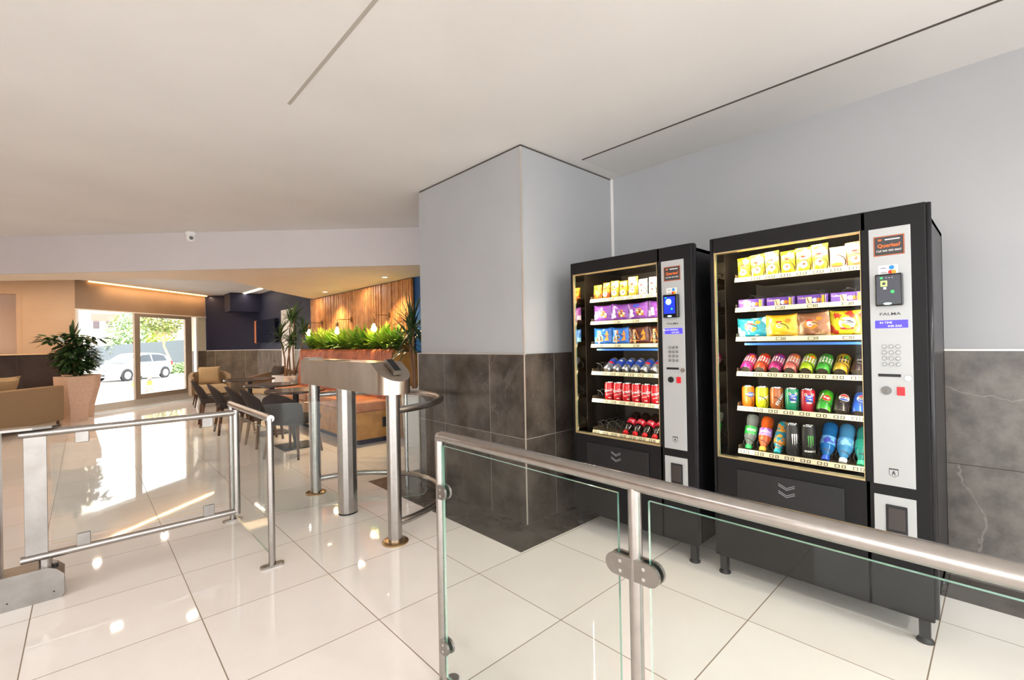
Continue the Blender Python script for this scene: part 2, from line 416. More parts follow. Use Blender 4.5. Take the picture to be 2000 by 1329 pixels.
for x0_, x1_ in ((-6, -4.6), (-2.6, -1.6), (.4, 1.2), (3.0, XW)): mb.box((x0_, -4.15, 0), (x1_, -4, 2.69))
mb.box((-6, -4.15, 2.42), (XW, -4, 2.69)); struct('wall_rear_contrast', mb, m_wall)  # unseen piers and header, added for contrast in the steel reflections
mb = MB()
for y0_, y1_ in ((-4, -3), (-1, 0)): mb.box((-6.1, y0_, 0), (-6, y1_, 2.69))
mb.box((-6.1, -4, 2.42), (-6, 2.0, 2.69)); struct('wall_side_contrast', mb, m_wall)  # unseen side piers, added likewise to break up the bright reflections
# lintel and door on the slanting entrance wall
dA = Vector((-.13, 12.6, 0)); dB = Vector((2.42, 14.8, 0)); du = (dB-dA).normalized(); dn = Vector((du.y, -du.x, 0)); dang = math.atan2(du.y, du.x)
def door_mb(items):
    mb = MB()
    for s0, s1, z0, z1, d0, d1 in items: mb.box((s0, -d1, z0), (s1, -d0, z1))
    M = Matrix.Translation(dA) @ Matrix.Rotation(dang, 4, 'Z')
    for v in mb.bm.verts: v.co = M @ v.co
    return mb
struct('wall_door_lintel', door_mb([(0, 3.36, 2.11, 2.78, -.2, 0)]), m_beige2)
struct('wall_door_pier', door_mb([(3.04, 3.36, 1.2, 2.11, -.2, 0)]), mat('cream_paint', (222, 214, 190), .7))
struct('wall_door_pier_lower', door_mb([(3.04, 3.36, 0, 1.2, -.2, .012)]), m_slateFar)
struct('trim_12', door_mb([(0, 3.36, 2.095, 2.12, -.02, .02), (0, .05, 0, 2.1, -.05, .02), (3.0, 3.05, 0, 2.1, -.05, .03)]), m_trimw)
struct('trim_13', door_mb([(0, 3.4, 0, .14, -1.2, -.02)]), mat('entrance_step', (214, 210, 204), .5))
struct('trim_14', door_mb([(-.1, 3.3, 0, .004, .15, .6)]), mat('grey_mat_strip', (150, 148, 142), .7))
alu = mat('door_aluminium', (176, 158, 140), .4, .5)
d1 = door_mb([(1.25, 1.38, .14, 2.1, -.02, .03), (2.65, 2.85, .14, 2.1, -.02, .03), (1.38, 2.65, 2.02, 2.1, -.02, .03), (1.38, 2.65, .14, .25, -.02, .03)]).build('door_1', alu, kind='structure')
door_mb([(1.38, 2.65, .25, 2.02, 0, .008)]).build('door_glass', m_glassw, d1)
# white panelled door beside the dracaena, on the navy wall
d2 = MB().box((XF-.03, 10.85, 0), (XF-.02, 11.75, 2.14)).build('door_2', mat('white_door', (236, 230, 220), .5), kind='structure')
# ceiling lighting strips
M_ = door_mb([(.25, 3.5, 2.678, 2.70, .02, .05)]); o = M_.build('cove_light_strip', m_led); tag(o, 'long warm light strip where the ceiling meets the brown wall over the entrance', 'light strip')
o = MB().prism([(3.05, 14.0), (3.10, 14.0), (3.17, 12.09), (3.12, 12.09)], 2.68, 2.70).build('ceiling_light_strip', m_ledw); tag(o, 'short warm white light strip set in the ceiling over the navy corner', 'light strip')
pm = dA+du*2.0+dn*.14
light('cove_light', 'AREA', (pm.x, pm.y, 2.66), 13, (1, .66, .34), 2.9, .04, rot=(0, 0, dang))
light('strip_light', 'AREA', (3.11, 13.05, 2.675), 5, (1, .82, .6), .04, 1.7, rot=(0, 0, radians(2)))
light('cove_light', 'AREA', (-1.5, 11.3, 2.62), 26, (1, .66, .36), 1.6, .5)
# lobby downlights
def downlight(x, y, zc, label, e=120, rgb=(1, .70, .40)):
    t = thing('downlight', label, 'downlight', (x, y, zc), group='downlights over the slatted wall')
    MB().lathe([(.034, -.001), (.055, -.001), (.055, -.006), (.036, -.009), (.034, -.001)], 24, cap=False).build('rim', m_white, t)
    MB().lathe([(.034, -.003), (.001, -.004)], 20).build('lamp', mat('downlight_lamp', (255, 240, 215), .5, emit=(255, 232, 196), es=14), t)
    light('downlight_beam', 'SPOT', (x, y, zc-.02), e, rgb, .03, spot=1.9)
downlight(3.11, 5.94, 2.24, 'recessed ceiling downlight nearest the grey column')
downlight(3.13, 8.18, 2.24, 'recessed ceiling downlight farther along the slatted wall')
for lx, ly, lz, le in ((3.2, 7.1, 2.235, 5), (3.2, 9.2, 2.235, 5), (.26, 7.75, 2.235, 6), (1.0, 7.35, 2.235, 6), (.13, 11.6, 2.69, 8), (1.2, 12.2, 2.69, 12), (-1.9, 9.75, 2.235, 14)):
    light('lobby_lamp', 'AREA', (lx, ly, lz), le, (1, .84, .68), .10)

# ================================================================ vending machines
m_liner = mat('mirror_liner', (214, 204, 184), .04, 1)
m_inner = mat('grey_liner', (70, 64, 58), .5, .3)
m_tray = mat('tray_grey', (96, 82, 64), .45, .4)
m_strip = mat('price_strip', (206, 194, 164), .4)
m_fig = mat('price_figure', (196, 188, 160), .5)
m_stripd = mat('price_tag_black', (26, 24, 22), .5)
m_coil = mat('coil_wire', (48, 46, 44), .3, .4)
m_gold = mat('window_lip', (190, 168, 124), .3, .5)
m_lcd = mat('blue_display', (60, 50, 200), .4, emit=(66, 54, 214), es=1.1)
m_lcdt = mat('display_text', (210, 210, 255), .4, emit=(200, 200, 255), es=1.0)
m_orange = mat('orange_print', (242, 112, 40), .5)
m_stick = mat('sticker_dark', (58, 56, 58), .4)
m_red = mat('red_plastic', (214, 30, 40), .35)
TRAYS = [1.605, 1.44, 1.28, 1.09, .90, .665]
def vending(loc, label, dz, screen, scale_rows):
    t = thing('vending_machine', label, 'vending machine', loc, 0, 'black vending machines by the grey wall')
    # cabinet: a hollow steel carcass
    mb = MB()
    mb.box((.07, .006, .10), (.78, .020, 1.815)); mb.box((.07, .868, .10), (.78, .882, 1.815))
    mb.box((.07, .006, 1.795), (.78, .882, 1.815)); mb.box((.07, .006, .10), (.78, .882, .14)); mb.box((.75, .006, .10), (.78, .882, 1.815))
    mb.box((.07, .200, .60), (.74, .212, 1.80))
    cab = mb.build('cabinet', mat('cabinet_side', (60, 58, 60), .34, .55, noise=(8, (50, 48, 50), .3, .7)), t)
    MB().box((.60, .212, .60), (.61, .868, 1.795)).box((.07, .212, .60), (.60, .868, .612)).build('liner', m_inner, t)
    MB().box((.02, .862, .62), (.125, .867, 1.77)).build('mirror_strip', m_liner, t)
    MB().box((.125, .860, .62), (.60, .867, 1.77)).build('side_liner', mat('side_liner_dark', (52, 44, 36), .3, .6), t)  # dark liner on the side wall that only reads as a post
    # door
    mb = MB(); Z0, Z1 = .10, 1.834
    mb.box((0, .866, Z0), (.062, .892, Z1), .006); mb.box((0, .0, Z0), (.062, .222, Z1), .006)
    mb.box((0, .2, 1.75), (.062, .88, Z1), .004); mb.box((0, .2, Z0), (.062, .88, .645), .004)
    door = mb.build('door', m_black, t)
    MB().tube([(.012, -.004, .12), (.012, -.004, 1.83)], .011, 10).build('door_edge', mat('door_edge_black', (30, 30, 34), .25, .2), door)
    mb = MB()
    for a, b in (((-.002, .864, .640), (.03, .868, 1.755)), ((-.001, .220, .640), (.03, .2225, 1.755)), ((-.002, .22, .641), (.03, .866, .649)), ((-.002, .22, 1.746), (.03, .866, 1.752))): mb.box(a, b)
    mb.build('window_trim', m_gold, door)
    pane(None, (.012, .223, .65), (.018, .863, 1.748), 'window', door, 0, m_glassm)
    # control panel
    cp = MB().box((-.004, .050, .640), (.004, .190, 1.750), .0015).build('control_panel', m_silver, t)
    PX = -.0045
    flat([(rect2d(.104, .085), 0, 0), (rect2d(.101, .082), 1, .0004), (rect2d(.097, .078), 2, .0007),
          (text2d('Queries?', .0215, .03), 1, .001), ([(u, v-.021) for u, v in text2d('Call 065 050 0067', .0115, .01)[0]], 3, .001) and ((([(u, v-.021) for u, v in text2d('Call 065 050 0067', .0115, .01)[0]]), text2d('Call 065 050 0067', .0115, .01)[1]), 3, .001),
          (([(u+.012, v+.026) for u, v in rect2d(.05, .005)[0]], [(0, 1, 2, 3)]), 3, .001), (([(u-.030, v+.026) for u, v in rect2d(.012, .008)[0]], [(0, 1, 2, 3)]), 1, .0012)],
         'sticker', [m_gap, m_orange, m_stick, m_white], cp, PX, .121, 1.672)
    bl = mat('print_blue', (40, 140, 210), .5); rd = mat('print_red', (226, 50, 40), .5); yl = mat('print_amber', (245, 170, 40), .5); nb = mat('print_navy', (60, 70, 120), .5)
    flat([(rect2d(.066, .040), 0, 0), (disc2d(.009, .009, c=(.012, .009)), 1, .0005), (disc2d(.008, .008, c=(.008, -.010)), 2, .0005), (disc2d(.008, .008, c=(.019, -.010)), 3, .0007),
          (([(u-.015, v-.011) for u, v in text2d('VISA', .011)[0]], text2d('VISA', .011)[1]), 4, .0005), (([(u-.016, v+.008) for u, v in rect2d(.018, .003)[0]], [(0, 1, 2, 3)]), 4, .0005)],
         'card_sticker', [m_white, bl, rd, yl, nb], cp, PX, .125, 1.568)
    cr = MB().box((-.034, .075, 1.412), (-.004, .168, 1.548), .006).build('card_reader', m_blackg, cp)
    gr = mat('led_green', (40, 220, 70), .4, emit=(40, 230, 80), es=1.6)
    if screen == 'blue':
        scr = mat('reader_screen_blue', (20, 40, 160), .3, emit=(20, 50, 190), es=.8); pal = mat('screen_pale', (170, 230, 200), .4, emit=(160, 225, 190), es=1)
        flat([(rect2d(.070, .100), 0, 0), (disc2d(.018, .018, c=(-.005, .020)), 1, .0004), (disc2d(.004, .004, c=(-.022, .044)), 2, .0004), (disc2d(.005, .005, c=(.014, -.022)), 2, .0004)], 'reader_screen', [scr, pal, gr], cr, -.0345, .125, 1.485)
    else:
        scr = mat('reader_screen_dark', (56, 58, 70), .3); pal = mat('screen_lime', (190, 240, 110), .4, emit=(180, 240, 100), es=1)
        flat([(rect2d(.076, .110), 0, 0), (rect2d(.022, .024, (-.012, .022)), 1, .0004), (rect2d(.011, .012, (-.012, .022)), 0, .0006), (rect2d(.010, .010, (-.009, .002)), 3, .0004), (disc2d(.005, .004, c=(-.020, .046)), 2, .0004), (disc2d(.006, .006, c=(.016, -.014)), 2, .0004),
              (rect2d(.005, .002, (-.004, .046)), 3, .0004), (rect2d(.005, .002, (.006, .046)), 3, .0004), (rect2d(.005, .002, (.016, .046)), 3, .0004)], 'reader_screen', [scr, pal, gr, m_white], cr, -.0345, .124, 1.485)
    flat([(disc2d(.014, .005), 0, 0)], 'reader_light', [mat('pale_cyan_light', (190, 240, 250), .4, emit=(180, 235, 250), es=1)], cr, -.0346, .125, 1.421)
    flat([(text2d('PALMA', .017, .012, 1.35), 0, 0)], 'maker_lettering', [m_stick], cp, PX, .121, 1.378)
    flat([(rect2d(.110, .034), 0, 0), (([(u-.018, v+.007) for u, v in text2d('PALMA VENDING' if screen == 'blue' else 'R4 TIME', .012)[0]], text2d('PALMA VENDING' if screen == 'blue' else 'R4 TIME', .012)[1]), 1, .0004),
          (([(u+.012, v-.008) for u, v in text2d('0.00 ZAR', .012)[0]], text2d('0.00 ZAR', .012)[1]), 1, .0004)], 'display', [m_lcd, m_lcdt], cp, PX, .118, 1.334)
    for r_ in range(4):
        for c_ in range(3):
            MB().lathe([(.0085, 0), (.0085, -.004), (.007, -.006), (.001, -.006)], 14, (PX, .143-.023*c_, 1.238-.0255*r_), 'x').build('key', mat('key_grey', (150, 150, 148), .3, .6), cp)
    MB().box((-.006, .090, 1.108), (-.0035, .166, 1.120)).build('card_slot', rubber, cp)
    MB().lathe([(.013, 0), (.012, -.004), (.001, -.004)], 18, (PX, .066, 1.105), 'x').box((-.011, .0645, 1.097), (-.008, .0675, 1.113)).build('lock', steel, cp)
    MB().lathe([(.018, 0), (.017, -.006), (.001, -.006)], 22, (PX, .140, 1.048), 'x').box((-.0135, .1385, 1.034), (-.010, .1415, 1.062)).build('coin_slot', mat('coin_steel', (120, 118, 116), .4, .8) if screen != 'blue' else rubber, cp)
    MB().box((-.009, .078, 1.030), (-.004, .104, 1.066), .001).build('return_button', m_red, cp)
    flat([(([(-.016, .018), (.016, .018), (.016, -.010), (0, -.020), (-.016, -.010)]), [(0, 1, 2, 3, 4)]), ][:0] + [((([(-.016, .018), (.016, .018), (.016, -.010), (0, -.020), (-.016, -.010)]), [(0, 1, 2, 3, 4)]), 0, 0),
          ((([(-.014, .012), (.014, .012), (.014, -.009), (0, -.018), (-.014, -.009)]), [(0, 1, 2, 3, 4)]), 1, .0004), (disc2d(.003, .003, c=(0, .005)), 0, .0008), (rect2d(.010, .006, (0, -.001)), 0, .0008), (rect2d(.003, .008, (-.004, -.007)), 0, .0008), (rect2d(.003, .008, (.004, -.007)), 0, .0008)],
         'shield_emblem', [m_stick, m_silver], cp, PX, .121, .697)
    rp = MB().box((-.004, .050, .400), (.004, .190, .595), .0015).build('coin_return_plate', m_silver, t)
    MB().box((-.010, .078, .430), (-.003, .150, .558), .003).build('coin_cup', rubber, rp)
    MB().box((-.014, .086, .455), (-.009, .142, .548), .002).build('coin_flap', mat('flap_brown_black', (58, 50, 48), .35), rp)
    # delivery flap
    fl = MB().box((-.008, .298, .395), (.002, .768, .590), .002).build('delivery_flap', mat('flap_black', (20, 20, 24), .4, noise=(50, (16, 16, 20), .3, .7)), t)
    mb = MB()
    for k in range(2):
        zc = .538-.036*k
        for sgn in (-1, 1):
            for w in (0, .009):
                mb.prism([(.533+sgn*.036, zc+.018-w), (.533+sgn*.036, zc+.021-w), (.533, zc+.003-w), (.533, zc-w)], -.0092, -.008, 'x')
    mb.build('arrow_mark', mat('arrow_grey', (150, 150, 156), .4), fl)
    # feet
    for fx, fy in ((.035, .035), (.035, .857), (.70, .035), (.70, .857)):
        lg = MB().box((fx-.018, fy-.018, .02), (fx+.018, fy+.018, .11)).build('leg', rubber, t)
        MB().lathe([(.030, 0), (.030, .006), (.016, .024), (.001, .024)], 18, (fx, fy, 0)).build('foot_pad', rubber, lg)
    MB().box((.10, .03, .104), (.7, .85, .13)).build('base_plate', rubber, t)
    # trays with price rail and coils
    for k, z in enumerate(TRAYS):
        z += dz[k]
        tr = MB().box((.11, .226, z), (.56, .80, z+.004)).box((.11, .226, z), (.56, .229, z+.03)).box((.11, .797, z), (.56, .80, z+.03)).build('tray', m_tray, t)
        mb = MB(); v = [(.098, z-.012), (.1055, z+.012), (.1085, z+.012), (.101, z-.012)]
        mb.prism([(a, b) for a, b in v], .226, .80, 'y'); mb.build('price_rail', m_strip, tr)
        cols = 4 if k in (1, 2) else 8
        for c_ in range(cols):
            yc = .80-.5750/cols*(c_+.5)
            for off, wd in ((.012, .020), (-.014, .016)) if cols == 8 else ((.0, .03), (-.024, .012)):
                mb = MB()
                for inset, lift in ((0, .0012), (.0035, .0018)):
                    za = 4+inset*700; zb = 18-inset*700; w = wd-2*inset; mb.mi = 1 if inset else 0
                    mb.quad([(.0985+.010*za/32-lift, yc+off-w/2, z-.012+za/1000), (.0985+.010*za/32-lift, yc+off+w/2, z-.012+za/1000), (.0985+.010*zb/32-lift, yc+off+w/2, z-.012+zb/1000), (.0985+.010*zb/32-lift, yc+off-w/2, z-.012+zb/1000)])
                mb.build('price_tag', [m_stripd, m_fig], tr)
        for c_ in range(cols):
            yc = .80-.5750/cols*(c_+.5); rr = .0325 if cols == 8 else .036
            pts = [(.118+.075*a/20, yc+rr*sin(2*pi*a/20+pi), z+.006+rr+rr*-cos(2*pi*a/20+pi)) for a in range(0, 90)]
            MB().tube(pts, .0021, 6).build('coil', m_coil, t)
    # blue rail under the third tray
    MB().box((.115, .24, TRAYS[2]+dz[2]-.034), (.125, .76, TRAYS[2]+dz[2]-.022)).build('blue_bar', mat('blue_bar', (50, 110, 200), .4), t)
    # the machine's own lamps
    x0, y0, _ = loc
    MB().box((.066, .24, 1.765), (.085, .79, 1.775)).build('lamp_tube', mat('machine_lamp', (255, 240, 200), .5, emit=(255, 226, 160), es=7), t)
    l = light('machine_lamp', 'AREA', (x0+.078, y0+.52, 1.762), 3.6, (1, .87, .62), .56, .02)
    l.rotation_euler = Vector((.45, 0, -1)).to_track_quat('-Z', 'X').to_euler(); l.data.size = .02; l.data.size_y = .56
    for yy, dy in ((.227, .9), (.79, -.85)):
        l = light('machine_side_lamp', 'AREA', (x0+(.045 if yy < .5 else .056), y0+yy, 1.2), 2.5, (1, .9, .7), .008, 1.05)
        l.rotation_euler = Vector((.45, dy, 0)).to_track_quat('-Z', 'Y').to_euler()
    return t
DZ1 = [-.038, -.03, -.03, -.033, -.035, -.022]
DZ2 = [0]*6
vending((2.53, .208, 0), 'black vending machine nearer the right edge, yellow snack bags on top, mixed drinks below', DZ2, 'dark', 1)
vending((2.53, 1.200, 0), 'black vending machine beside the grey column, red cola cans and bottles on its low trays', DZ1, 'blue', 1)

# ================================================================ railings, gate, turnstile
def foot_oval(x, y, L=.13, w=.05, ax='x', parent=None):
    pts = []
    for k in range(24):
        a = 2*pi*k/24; px = (L-w)/2*(1 if cos(a) > 0 else -1)+w/2*cos(a); py = w/2*sin(a)
        pts.append((x+(px if ax == 'x' else py), y+(py if ax == 'x' else px)))
    return MB().prism(pts, 0, .012).build('foot_plate', steel, parent)
def clamp(x, y, z, dy, parent, post_r=.019):
    """rounded two-plate clamp reaching from a post along y to the glass"""
    mb = MB(); s_ = 1 if dy > 0 else -1; L = abs(dy)
    poly = [(0, -.026), (L-.024, -.026)]+[(L-.024+.026*sin(a), -.026*cos(a)) for a in [pi*k/10 for k in range(1, 10)]]+[(L-.024, .026), (0, .026)]
    for xa, xb in ((-.016, -.007), (.007, .016)):
        mb.prism([(y+s_*u, z+v) for u, v in poly], x+xa, x+xb, 'x')
    mb.box((x-.007, min(y, y+s_*.02), z-.024), (x+.007, max(y, y+s_*.02), z+.024))
    c = mb.build('glass_clamp', steel2, parent)
    mb = MB()
    for q in (-.012, .012): mb.lathe([(.0045, -.0175), (.0045, -.016)], 10, (x, y+s_*(L*.45), z+q), 'x')
    mb.build('clamp_screw', chrome, c)
    return c
XR = .972
t = thing('railing', 'foreground stainless steel handrail with two glass panels in front of the vending machines', 'railing', (XR, .6, 0))
def P_(o): o.location = (-XR, -.6, 0); return o
ht = .942
pts = [(XR, -1.4, ht), (XR, 1.432, ht), (XR, 1.449, ht-.005), (XR, 1.457, ht-.017)]
P_(MB().tube(pts, [.0198, .0198, .0185, .0160], 24).build('handrail', steel, t))
for py in (1.453, .617, -.39, -1.35):
    P_(MB().cyl((XR, py, 0.01), (XR, py, ht-.010), .0165, 22).build('post', steel, t)); P_(foot_oval(XR, py, parent=t))
for g0, g1 in ((.664, 1.428), (-.34, .578)):
    P_(pane(None, (XR-.004, g0, .05), (XR+.004, g1, .907), 'glass_panel', t, 0))
for py, dy in ((1.453, -.050), (.617, .075), (.617, -.068), (-.39, .07)):
    for z_ in (.735, .160): P_(clamp(XR, py, z_, dy, t))

# small fence of two posts
t = thing('barrier_fence', 'short two-post steel fence with glass standing between gate and turnstile', 'barrier', (.79, 3.43, 0))
def P_(o): o.location = (-.79, -3.43, 0); return o
XB = .79
P_(MB().tube([(XB, 2.945, .01), (XB, 2.945, .865), (XB, 2.945, .866)], .019, 20).build('post', steel, t))
P_(MB().tube([(XB, 3.925, .01), (XB, 3.925, .866)], .019, 20).build('post', steel, t))
P_(MB().tube([(XB, 2.928, .866), (XB, 3.942, .866)], .021, 20).build('handrail', steel, t))
for py in (2.945, 3.925): P_(foot_oval(XB, py, parent=t))
P_(pane(None, (XB-.004, 2.99, .06), (XB+.004, 3.88, .80), 'glass_panel', t, 0))

# swing gate
t = thing('swing_gate', 'steel framed glass swing gate reaching right from the left edge pedestal', 'gate', (-.15, 3.42, 0))
def P_(o): o.location = (.15, -3.42, 0); return o
YG = 3.42
P_(MB().tube([(-.25, YG, .862), (.715, YG, .862)], .019, 20).build('top_rail', steel, t))
P_(MB().tube([(-.25, YG, .222), (.715, YG, .222)], .019, 20).build('bottom_rail', steel, t))
P_(MB().tube([(.715, YG, .205), (.715, YG, .880)], .019, 20).build('end_post', steel, t))
P_(MB().box((-.235, YG-.006, .235), (-.150, YG+.006, .85), .002).build('flat_bar', steel2, t))
P_(MB().cyl((-.16, YG, .12), (-.16, YG, .21), .026).build('pivot', steel, t))
mb = MB(); mb.box((-.135, YG-.004, .275), (.66, YG+.004, .80))
for f in mb.bm.faces: f.normal_update(); f.material_index = 0 if abs(f.normal.y) > .9 else 1
P_(mb.build('glass_panel', [m_glass, mat('pale_glass_edge', (226, 190, 140), .2)], t))
for xx, z0, z1 in ((-.015, .79, .85), (.56, .79, .85), (-.015, .235, .30), (.56, .235, .30)):
    mb = MB(); mb.box((xx-.028, YG-.012, z0), (xx+.028, YG-.005, z1), .003).box((xx-.028, YG+.005, z0), (xx+.028, YG+.012, z1), .003)
    c = P_(mb.build('glass_clamp', steel2, t))
# gate pedestal: post with oval cap and low motor housing
t = thing('gate_pedestal', 'brushed steel gate pedestal with low box housing at the left edge', 'gate post', (-.42, 3.45, 0))
def P_(o): o.location = (.42, -3.45, 0); return o
P_(MB().box((-.42, 3.40, 0), (-.315, 3.50, .885), .004).build('post', steel2, t))
pl = [(-.62, 3.46), (-.62, 3.38), (-.20, 3.38), (-.13, 3.40), (-.105, 3.43), (-.13, 3.46), (-.20, 3.48), (-.62, 3.50)]
P_(MB().prism(pl, .885, .897).build('cap_plate', steel2, t))
P_(MB().prism([(-.55, 0), (-.105, 0), (-.092, .02), (-.092, .12), (-.12, .152), (-.15, .168), (-.55, .168)], 3.38, 3.52, 'y').build('motor_housing', steel2, t))
P_(MB().lathe([(.012, 0), (.012, .02)], 12, (-.125, 3.42, .15)).build('sensor', rubber, t))
for sx_ in (-.295, -.13): P_(MB().lathe([(.004, -.001), (.001, -.0015)], 10, (sx_, 3.38, .04), 'y').build('screw', rubber, t))

# turnstile
TX = 1.465
t = thing('turnstile', 'stainless steel turnstile with card reader head, round posts and curved guard rails', 'turnstile', (TX, 3.42, 0))
def P_(o): o.location = (-TX, -3.42, 0); return o
r_ = .112
# head: box plus rounded sloping nose
cut = [(4.13, 1.170), (2.80, 1.170), (2.60, 1.055)]
def ztop(y):
    if y >= 2.80: return 1.170
    return 1.170-(2.80-y)*(.145/.20)*1.0 if y > 2.62 else 1.0395
n = 26
outline = [(TX-r_, 4.12), (TX-r_, 3.6), (TX-r_, 3.1), (TX-r_, 2.80)]+[(TX-r_*cos(a), 2.72-r_*sin(a)) for a in [pi*k/n for k in range(n+1)]]+[(TX+r_, 2.80), (TX+r_, 3.1), (TX+r_, 3.6), (TX+r_, 4.12)]
mb = MB(); bot = [mb.bm.verts.new((x, y, .968)) for x, y in outline]
top = [mb.bm.verts.new((x, y, 1.170 if y >= 2.80 else 1.170-(2.80-y)*.62)) for x, y in outline]
N = len(outline)
for i in range(N):
    f = mb.bm.faces.new((bot[i], bot[(i+1) % N], top[(i+1) % N], top[i])); f.smooth = 4 <= i < N-5
mb.bm.faces.new(bot[::-1])
fl_ = [top[i] for i in range(N) if outline[i][1] >= 2.7999]; sl_ = [top[i] for i in range(N) if outline[i][1] <= 2.8001]
mb.bm.faces.new([top[0], top[1], top[2], top[3], top[N-4], top[N-3], top[N-2], top[N-1]]); mb.bm.faces.new(top[3:N-3])
head = P_(mb.build('head', mat('head_steel', (190, 180, 168), .30, 1, noise=(5, (170, 158, 144), .3, .7)), t))
mb = MB(); mb.box((-.028, -.072, 0), (.028, .072, .032), .003)
M4 = Matrix.Translation((TX+.005, 2.725, 1.126)) @ Matrix.Rotation(math.atan(.62), 4, 'X')
for v in mb.bm.verts: v.co = M4 @ v.co
P_(mb.build('card_reader', steel2, t))
mb = MB(); mb.box((-.022, -.064, .032), (.022, .066, .0335))
for v in mb.bm.verts: v.co = M4 @ v.co
P_(mb.build('reader_window', m_blackg, t))
P_(MB().box((TX-.10, 3.40, 1.170), (TX+.02, 3.62, 1.1725)).build('lid_plate', rubber, t))
P_(MB().box((TX-.06, 4.06, 1.10), (TX+.06, 4.20, 1.185), .004).build('far_reader', steel2, t))
for py in (2.72, 4.12):
    P_(MB().cyl((TX, py, .01), (TX, py, .97), .0445, 30).build('post', steel, t))
    P_(MB().lathe([(.085, 0), (.085, .008), (.078, .013), (.045, .014)], 30, (TX, py, 0), cap=False).build('foot_ring', mat('bronze_steel', (190, 160, 120), .25, 1), t))
oc = [(TX+.072*cos(a), 3.45+.060*sin(a)) for a in [pi/12+2*pi*k/12 for k in range(12)]]
P_(MB().prism(oc, 0.012, .97).build('drum_column', steel, t))
P_(MB().prism([(x, y) for x, y in oc], 0.0, .012).build('column_base', rubber, t))
for z_, rr in ((.855, .024), (.12, .024)):
    arc = [(TX+.70*sin(a), 3.42-.70*cos(a), z_) for a in [pi*k/40 for k in range(41)]]
    P_(MB().tube(arc, rr, 18).build('guard_rail', steel, t))
gx, gy = TX+.70*sin(5*pi/8), 3.42-.70*cos(5*pi/8)
P_(MB().cyl((gx, gy, .0), (gx, gy, .855), .017).build('guard_post', steel, t))
wang = math.atan2(-.52, 1.06)
def wing(sgn, L, name):
    poly = []
    z0, z1, rc = .075, .865, .05
    for cx_, cz_, a0 in ((L-rc, z0+rc, -pi/2), (L-rc, z1-rc, 0)):
        for k in range(6): a = a0+pi/2*k/5; poly.append((cx_+rc*cos(a), cz_+rc*sin(a)))
    poly = [(.06, z0)]+poly+[(.06, z1)]
    mb = MB(); mb.prism(poly, -.004, .004, 'y')
    for f in mb.bm.faces: f.normal_update(); f.material_index = 0 if abs(f.normal.y) > .9 else 1
    M = Matrix.Translation((TX, 3.45, 0)) @ Matrix.Rotation(wang+(pi if sgn < 0 else 0), 4, 'Z')
    for v in mb.bm.verts: v.co = M @ v.co
    return P_(mb.build(name, [m_glass, mat('faint_glass_edge', (176, 206, 190), .15, coat=.5)], t))
wing(-1, .60, 'glass_wing'); wing(1, .60, 'glass_wing')

# dome camera on the ceiling
t = thing('security_camera', 'small white dome security camera on the ceiling edge above the beam', 'camera', (.96, 6.70, 2.69))
MB().lathe([(.055, 0), (.058, -.01), (.056, -.03), (.045, -.04)], 24).build('mount', m_white, t)
MB().lathe([(.045, -.04), (.056, -.06), (.052, -.09), (.034, -.112), (.001, -.12)], 24).build('ball', m_white, t)
v_ = Vector((-.1, -.99, -.05)).normalized()
MB().cyl(v_*.035+Vector((0, 0, -.07)), v_*.061+Vector((0, 0, -.075)), .021).build('lens', m_blackg, t)

# ================================================================ products
def soft(name, c, rough=.35, c2=None, sc_=30, lo=.48, hi=.52, metal=0, coat=.3, trans=0):
    return mat(name, c, rough, metal, coat=coat, noise=(sc_, c2, lo, hi) if c2 else None, trans=trans)
m_lid = mat('can_aluminium', (200, 202, 204), .22, 1)
ORD = ['first', 'second', 'third', 'fourth', 'fifth', 'sixth', 'seventh', 'eighth']
def pos(M, k, c_, cols=8, x=.16, dz=0):
    x0, y0 = (2.53, .208) if M == 2 else (2.53, 1.200)
    z = TRAYS[k]+(0 if M == 2 else DZ1[k])+.0045
    return Vector((x0+x, y0+.80-.5750/cols*(c_+.5), z+dz))
SHELF = ['top', 'second', 'third', 'fourth', 'fifth', 'bottom']
MACH = {1: 'left machine', 2: 'right machine'}
FIRST = {(1, 3): 1, (1, 4): 1, (1, 5): 3}
def bag(M, k, c_, cols, w, h, th, m, lab, group, axis='v', art=None, tilt=0, extra=None, x=.15, zr=0):
    t = thing('snack_bag', f'{lab}, {ORD[c_-FIRST.get((M, k), 0)]} from left, {SHELF[k]} tray, {MACH[M]}', 'snack', pos(M, k, c_, cols, x), 0, group)
    t.rotation_euler = (radians(random.uniform(-4, 4))+zr, radians(tilt), radians(random.uniform(-8, 8)))
    seed = random.random()*9
    def fn(u, v, s):
        a, b = (u-.5)*2, (v-.5)*2
        e = (b if axis == 'v' else a); g = (a if axis == 'v' else b)
        bulge = max(0, (1-abs(e)**2.6))*max(0, (1-abs(g)**4))**.5
        pinch = 1-.10*(1-abs(e)**3)*abs(g)
        yy = (-a*w/2)*(pinch if axis == 'v' else 1); zz = h/2+b*h/2*(pinch if axis != 'v' else 1)
        xx = s*th/2*bulge*(1+.10*sin(7*a+seed*3+5*b)+.08*sin(13*b+seed+4*a))+.002*sin(34*(g if axis == 'v' else g))*(abs(e) > .86)
        return (xx, yy, zz)
    mb = MB(); mb.grid(lambda u, v: fn(u, v, -1), 16, 16); mb.grid(lambda u, v: fn(u, v, 1), 16, 16)
    bmesh.ops.remove_doubles(mb.bm, verts=mb.bm.verts, dist=.0005)
    mb.build('wrapper', m, t)
    if art: flat(art, 'printed_logo', art_m, t, -th/2*.98-.001, 0, h/2)
    if extra: extra(t, w, h, th)
    return t
